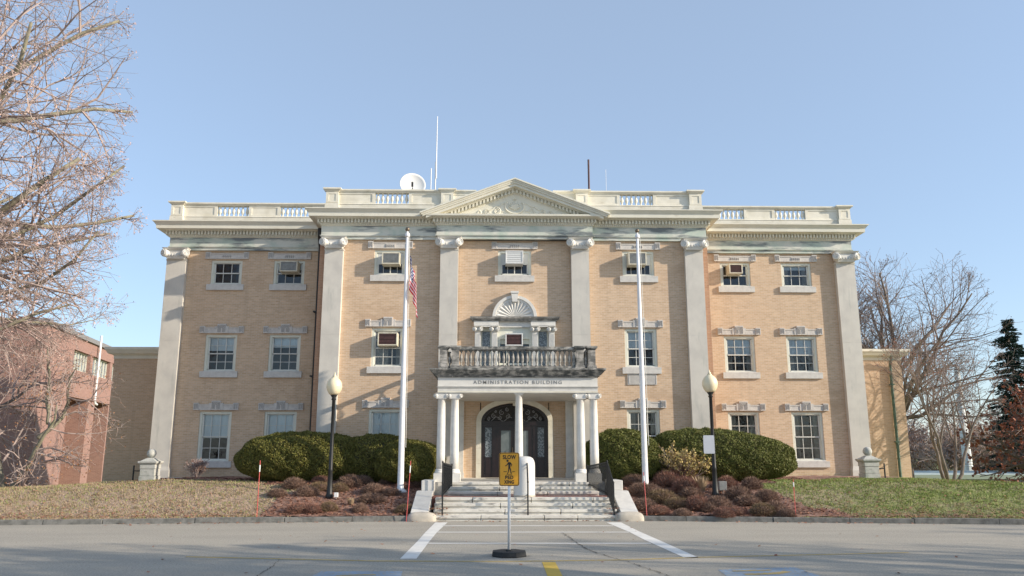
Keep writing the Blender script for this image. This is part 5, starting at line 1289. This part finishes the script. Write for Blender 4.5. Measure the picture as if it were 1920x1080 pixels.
# trees standing right of the viewer, out of the frame, that shade the road and the right-hand lawn
t = Tree(71, 5, env=lambda p: (p.x / 4.8) ** 2 + (p.y / 4.6) ** 2 + ((p.z - 8) / 5.5) ** 2 < 1, up=.10, angle=(30, 60), ratio=.6, nchild=(8, 7, 5, 4), tips=1, rmin=.014, wig=.16)
t.grow((0, 0, -.3), (0, 0, 1), 10, .32, 0, .1)
for a in range(6): t.grow((0, 0, 3.4 + a * .8), (math.cos(a * 1.2), math.sin(a * 1.2), .9), 5.4, .17, 1)
sh = t.finish('shade_tree', 'bare tree right of the viewer beside the road, nearest of its row', 'tree', (13.6, 7.0, 0), 'bark', 'twig', 'budtan', .05, 'trees right of the viewer')
dup(sh, (19, 5.0, 0), 1.2, 'second bare tree right of the viewer by the road'); dup(sh, (28, 7.0, 0), 2.1, 'third bare tree right of the viewer, shading the right of the road')
dup(sh, (34.5, 6.4, 0), 3.0, 'fourth bare tree right of the viewer, far along the road'); dup(sh, (45, 13.0, 0), 4.4, 'bare tree on the far right lawn, out of the frame')

# shrubs near the wall
t = Tree(81, 4, env=None, up=.16, angle=(12, 32), ratio=.66, nchild=(6, 5, 4), tips=3, rmin=.006, wig=.1)
for a in range(14): t.grow((.06 * math.cos(a), .06 * math.sin(a), -.05), (.42 * math.cos(a * 2.4), .3 * math.sin(a * 2.4), 1), .62, .016, 1)
o = t.finish('twiggy_shrub', 'upright reddish twiggy shrub against the left wing beside the first window', 'shrub', (-13.0, 33.3, .95), 'twig', 'twig', 'moundred', .022)
t = Tree(83, 4, env=lambda p: (p.x / .95) ** 2 + (p.y / .9) ** 2 + ((p.z - 1.0) / .98) ** 2 < 1, up=.08, angle=(20, 50), ratio=.66, nchild=(6, 6, 5), tips=9, rmin=.005, wig=.15)
for a in range(16): t.grow((.08 * math.cos(a), .08 * math.sin(a), -.05), (.8 * math.cos(a * 2.4), .8 * math.sin(a * 2.4), 1), 1.2, .018, 1)
t.finish('yellowing_shrub', 'loose shrub with yellowing leaves in front of the hedge beside the right lamp post', 'shrub', (5.85, 29.35, .75), 'twig', 'twig', 'yellowleaf', .042)

# ------------------------------------------------------------------ red brick building far left, flat-roofed building and stack far right
ax_, ay_ = -26.83, 46; dx_, dy_ = -.1695, .9855
o = thing('red_brick_building', 'modern red brick building with ribbon windows behind the trees at the left', 'building', (ax_, ay_, -.19), math.atan2(dy_, dx_)); o.scale = (1.095,) * 3
q = MB()
HB = 8.9
q.box(0, 4.3, 0, 34, -1, HB - .25); q.box(4.3, 24, .02, 33.9, 5.2, 6.78); q.box(4.3, 24, .02, 33.9, 7.93, HB - .25); q.box(4.3, 4.62, .04, 33.8, 6.78, 7.93); q.box(7.62, 8.1, .04, 33.8, 6.78, 7.93); q.box(11.7, 12.2, .04, 33.8, 6.78, 7.93); q.box(15.5, 24, .04, 33.8, 6.78, 7.93)
q.box(4.3, 24, 2.6, 33.6, -1, 5.2); q.box(8.2, 9.5, .1, 2.6, -1, 5.2); q.box(12.4, 13.6, .1, 2.6, -1, 5.2)
q.build('wall', 'redbrick', o)
q = MB(); q.box(-.12, 24.1, -.12, 34, HB - .25, HB + .02); q.build('coping', 'gasphalt', o)
for a, b in ((4.62, 7.62), (8.1, 11.7), (12.2, 15.5)):
    q = MB(); q.box(a, b, .25, .35, 6.78, 6.86); q.box(a, b, .25, .35, 7.85, 7.93)
    n = 6
    for i in range(n + 1): xx = a + (b - a) * i / n; q.box(max(a, xx - .03), min(b, xx + .03), .25, .35, 6.86, 7.85)
    f_ = q.build('window', 'winframe', o)
    q = MB(); q.box(a, b, .32, .34, 6.8, 7.9); q.build('pane', 'leaded', f_)
    q = MB(); q.box(a, b, .15, .22, 7.55, 7.93) if False else q.box(a, b, 1.2, 1.25, 6.8, 7.9); q.build('blind', 'blind', f_)
q = MB(); q.tube([(8.62, -.14, 9.3), (8.62, -.14, 5.25), (8.75, -.14, 5.05), (9.1, -.14, 5.0)], .075, 8); q.build('downspout', 'pole', o)
q = MB(); q.box(9.55, 12.3, 2.5, 2.58, 1.2, 3.9); f_ = q.build('window', 'leaded', o)
for xx in (2.2, 5.5):
    q = MB(); q.box(xx, xx + .7, 1.5, 2.3, HB, HB + .5); q.build('roof_vent', 'rustmast', o); q = MB(); q.lathe(xx + 1.2, 3, [(.1, HB), (.1, HB + .9), (.16, HB + .95)], 8); q.build('roof_pipe', 'rustmast', o)
q = MB(); q.box(-.05, .02, 3, 9, 5.6, 7.4) 
f_ = q.build('window', 'leaded', o)
q = MB(); 
for i in range(5): q.box(-.09, -.04, 3 + i * 1.47, 3.08 + i * 1.47, 5.6, 7.4)
q.build('window_mullion', 'winframe', f_)
o = thing('low_building', 'low grey flat-roofed building with pale green roof edge beyond the right lawn', 'building', (35, 60, 0))
q = MB(); q.box(-5.5, 14, 0, 14, -4, .12); q.build('wall', 'gasphalt', o); q = MB(); q.tbox(-5.5, 14, 0, 14, .12, .44, .15, .25); q.build('roof_edge', 'roofgreen', o)
q = MB(); 
for i in range(4): q.box(-3 + i * 4, -1.6 + i * 4, -.03, .05, -1.6, -.3)
q.build('window', 'leaded', o)
o = thing('stack', 'tall slender white tapering stack standing behind the low flat-roofed building', 'chimney stack', (46.1, 80, -3))
q = MB(); q.lathe(0, 0, [(.50, 0), (.44, 4), (.33, 9), (.23, 13.6)], 10); q.build('shaft', 'stack', o)
q = MB()
for i in range(22): z = .8 + i * .58; r_ = .50 - .27 * z / 13.6; q.lathe(0, 0, [(r_ + .02, z), (r_ + .05, z + .05), (r_ + .02, z + .1)], 10, cap=False)
q.build('flange', 'stack', o)
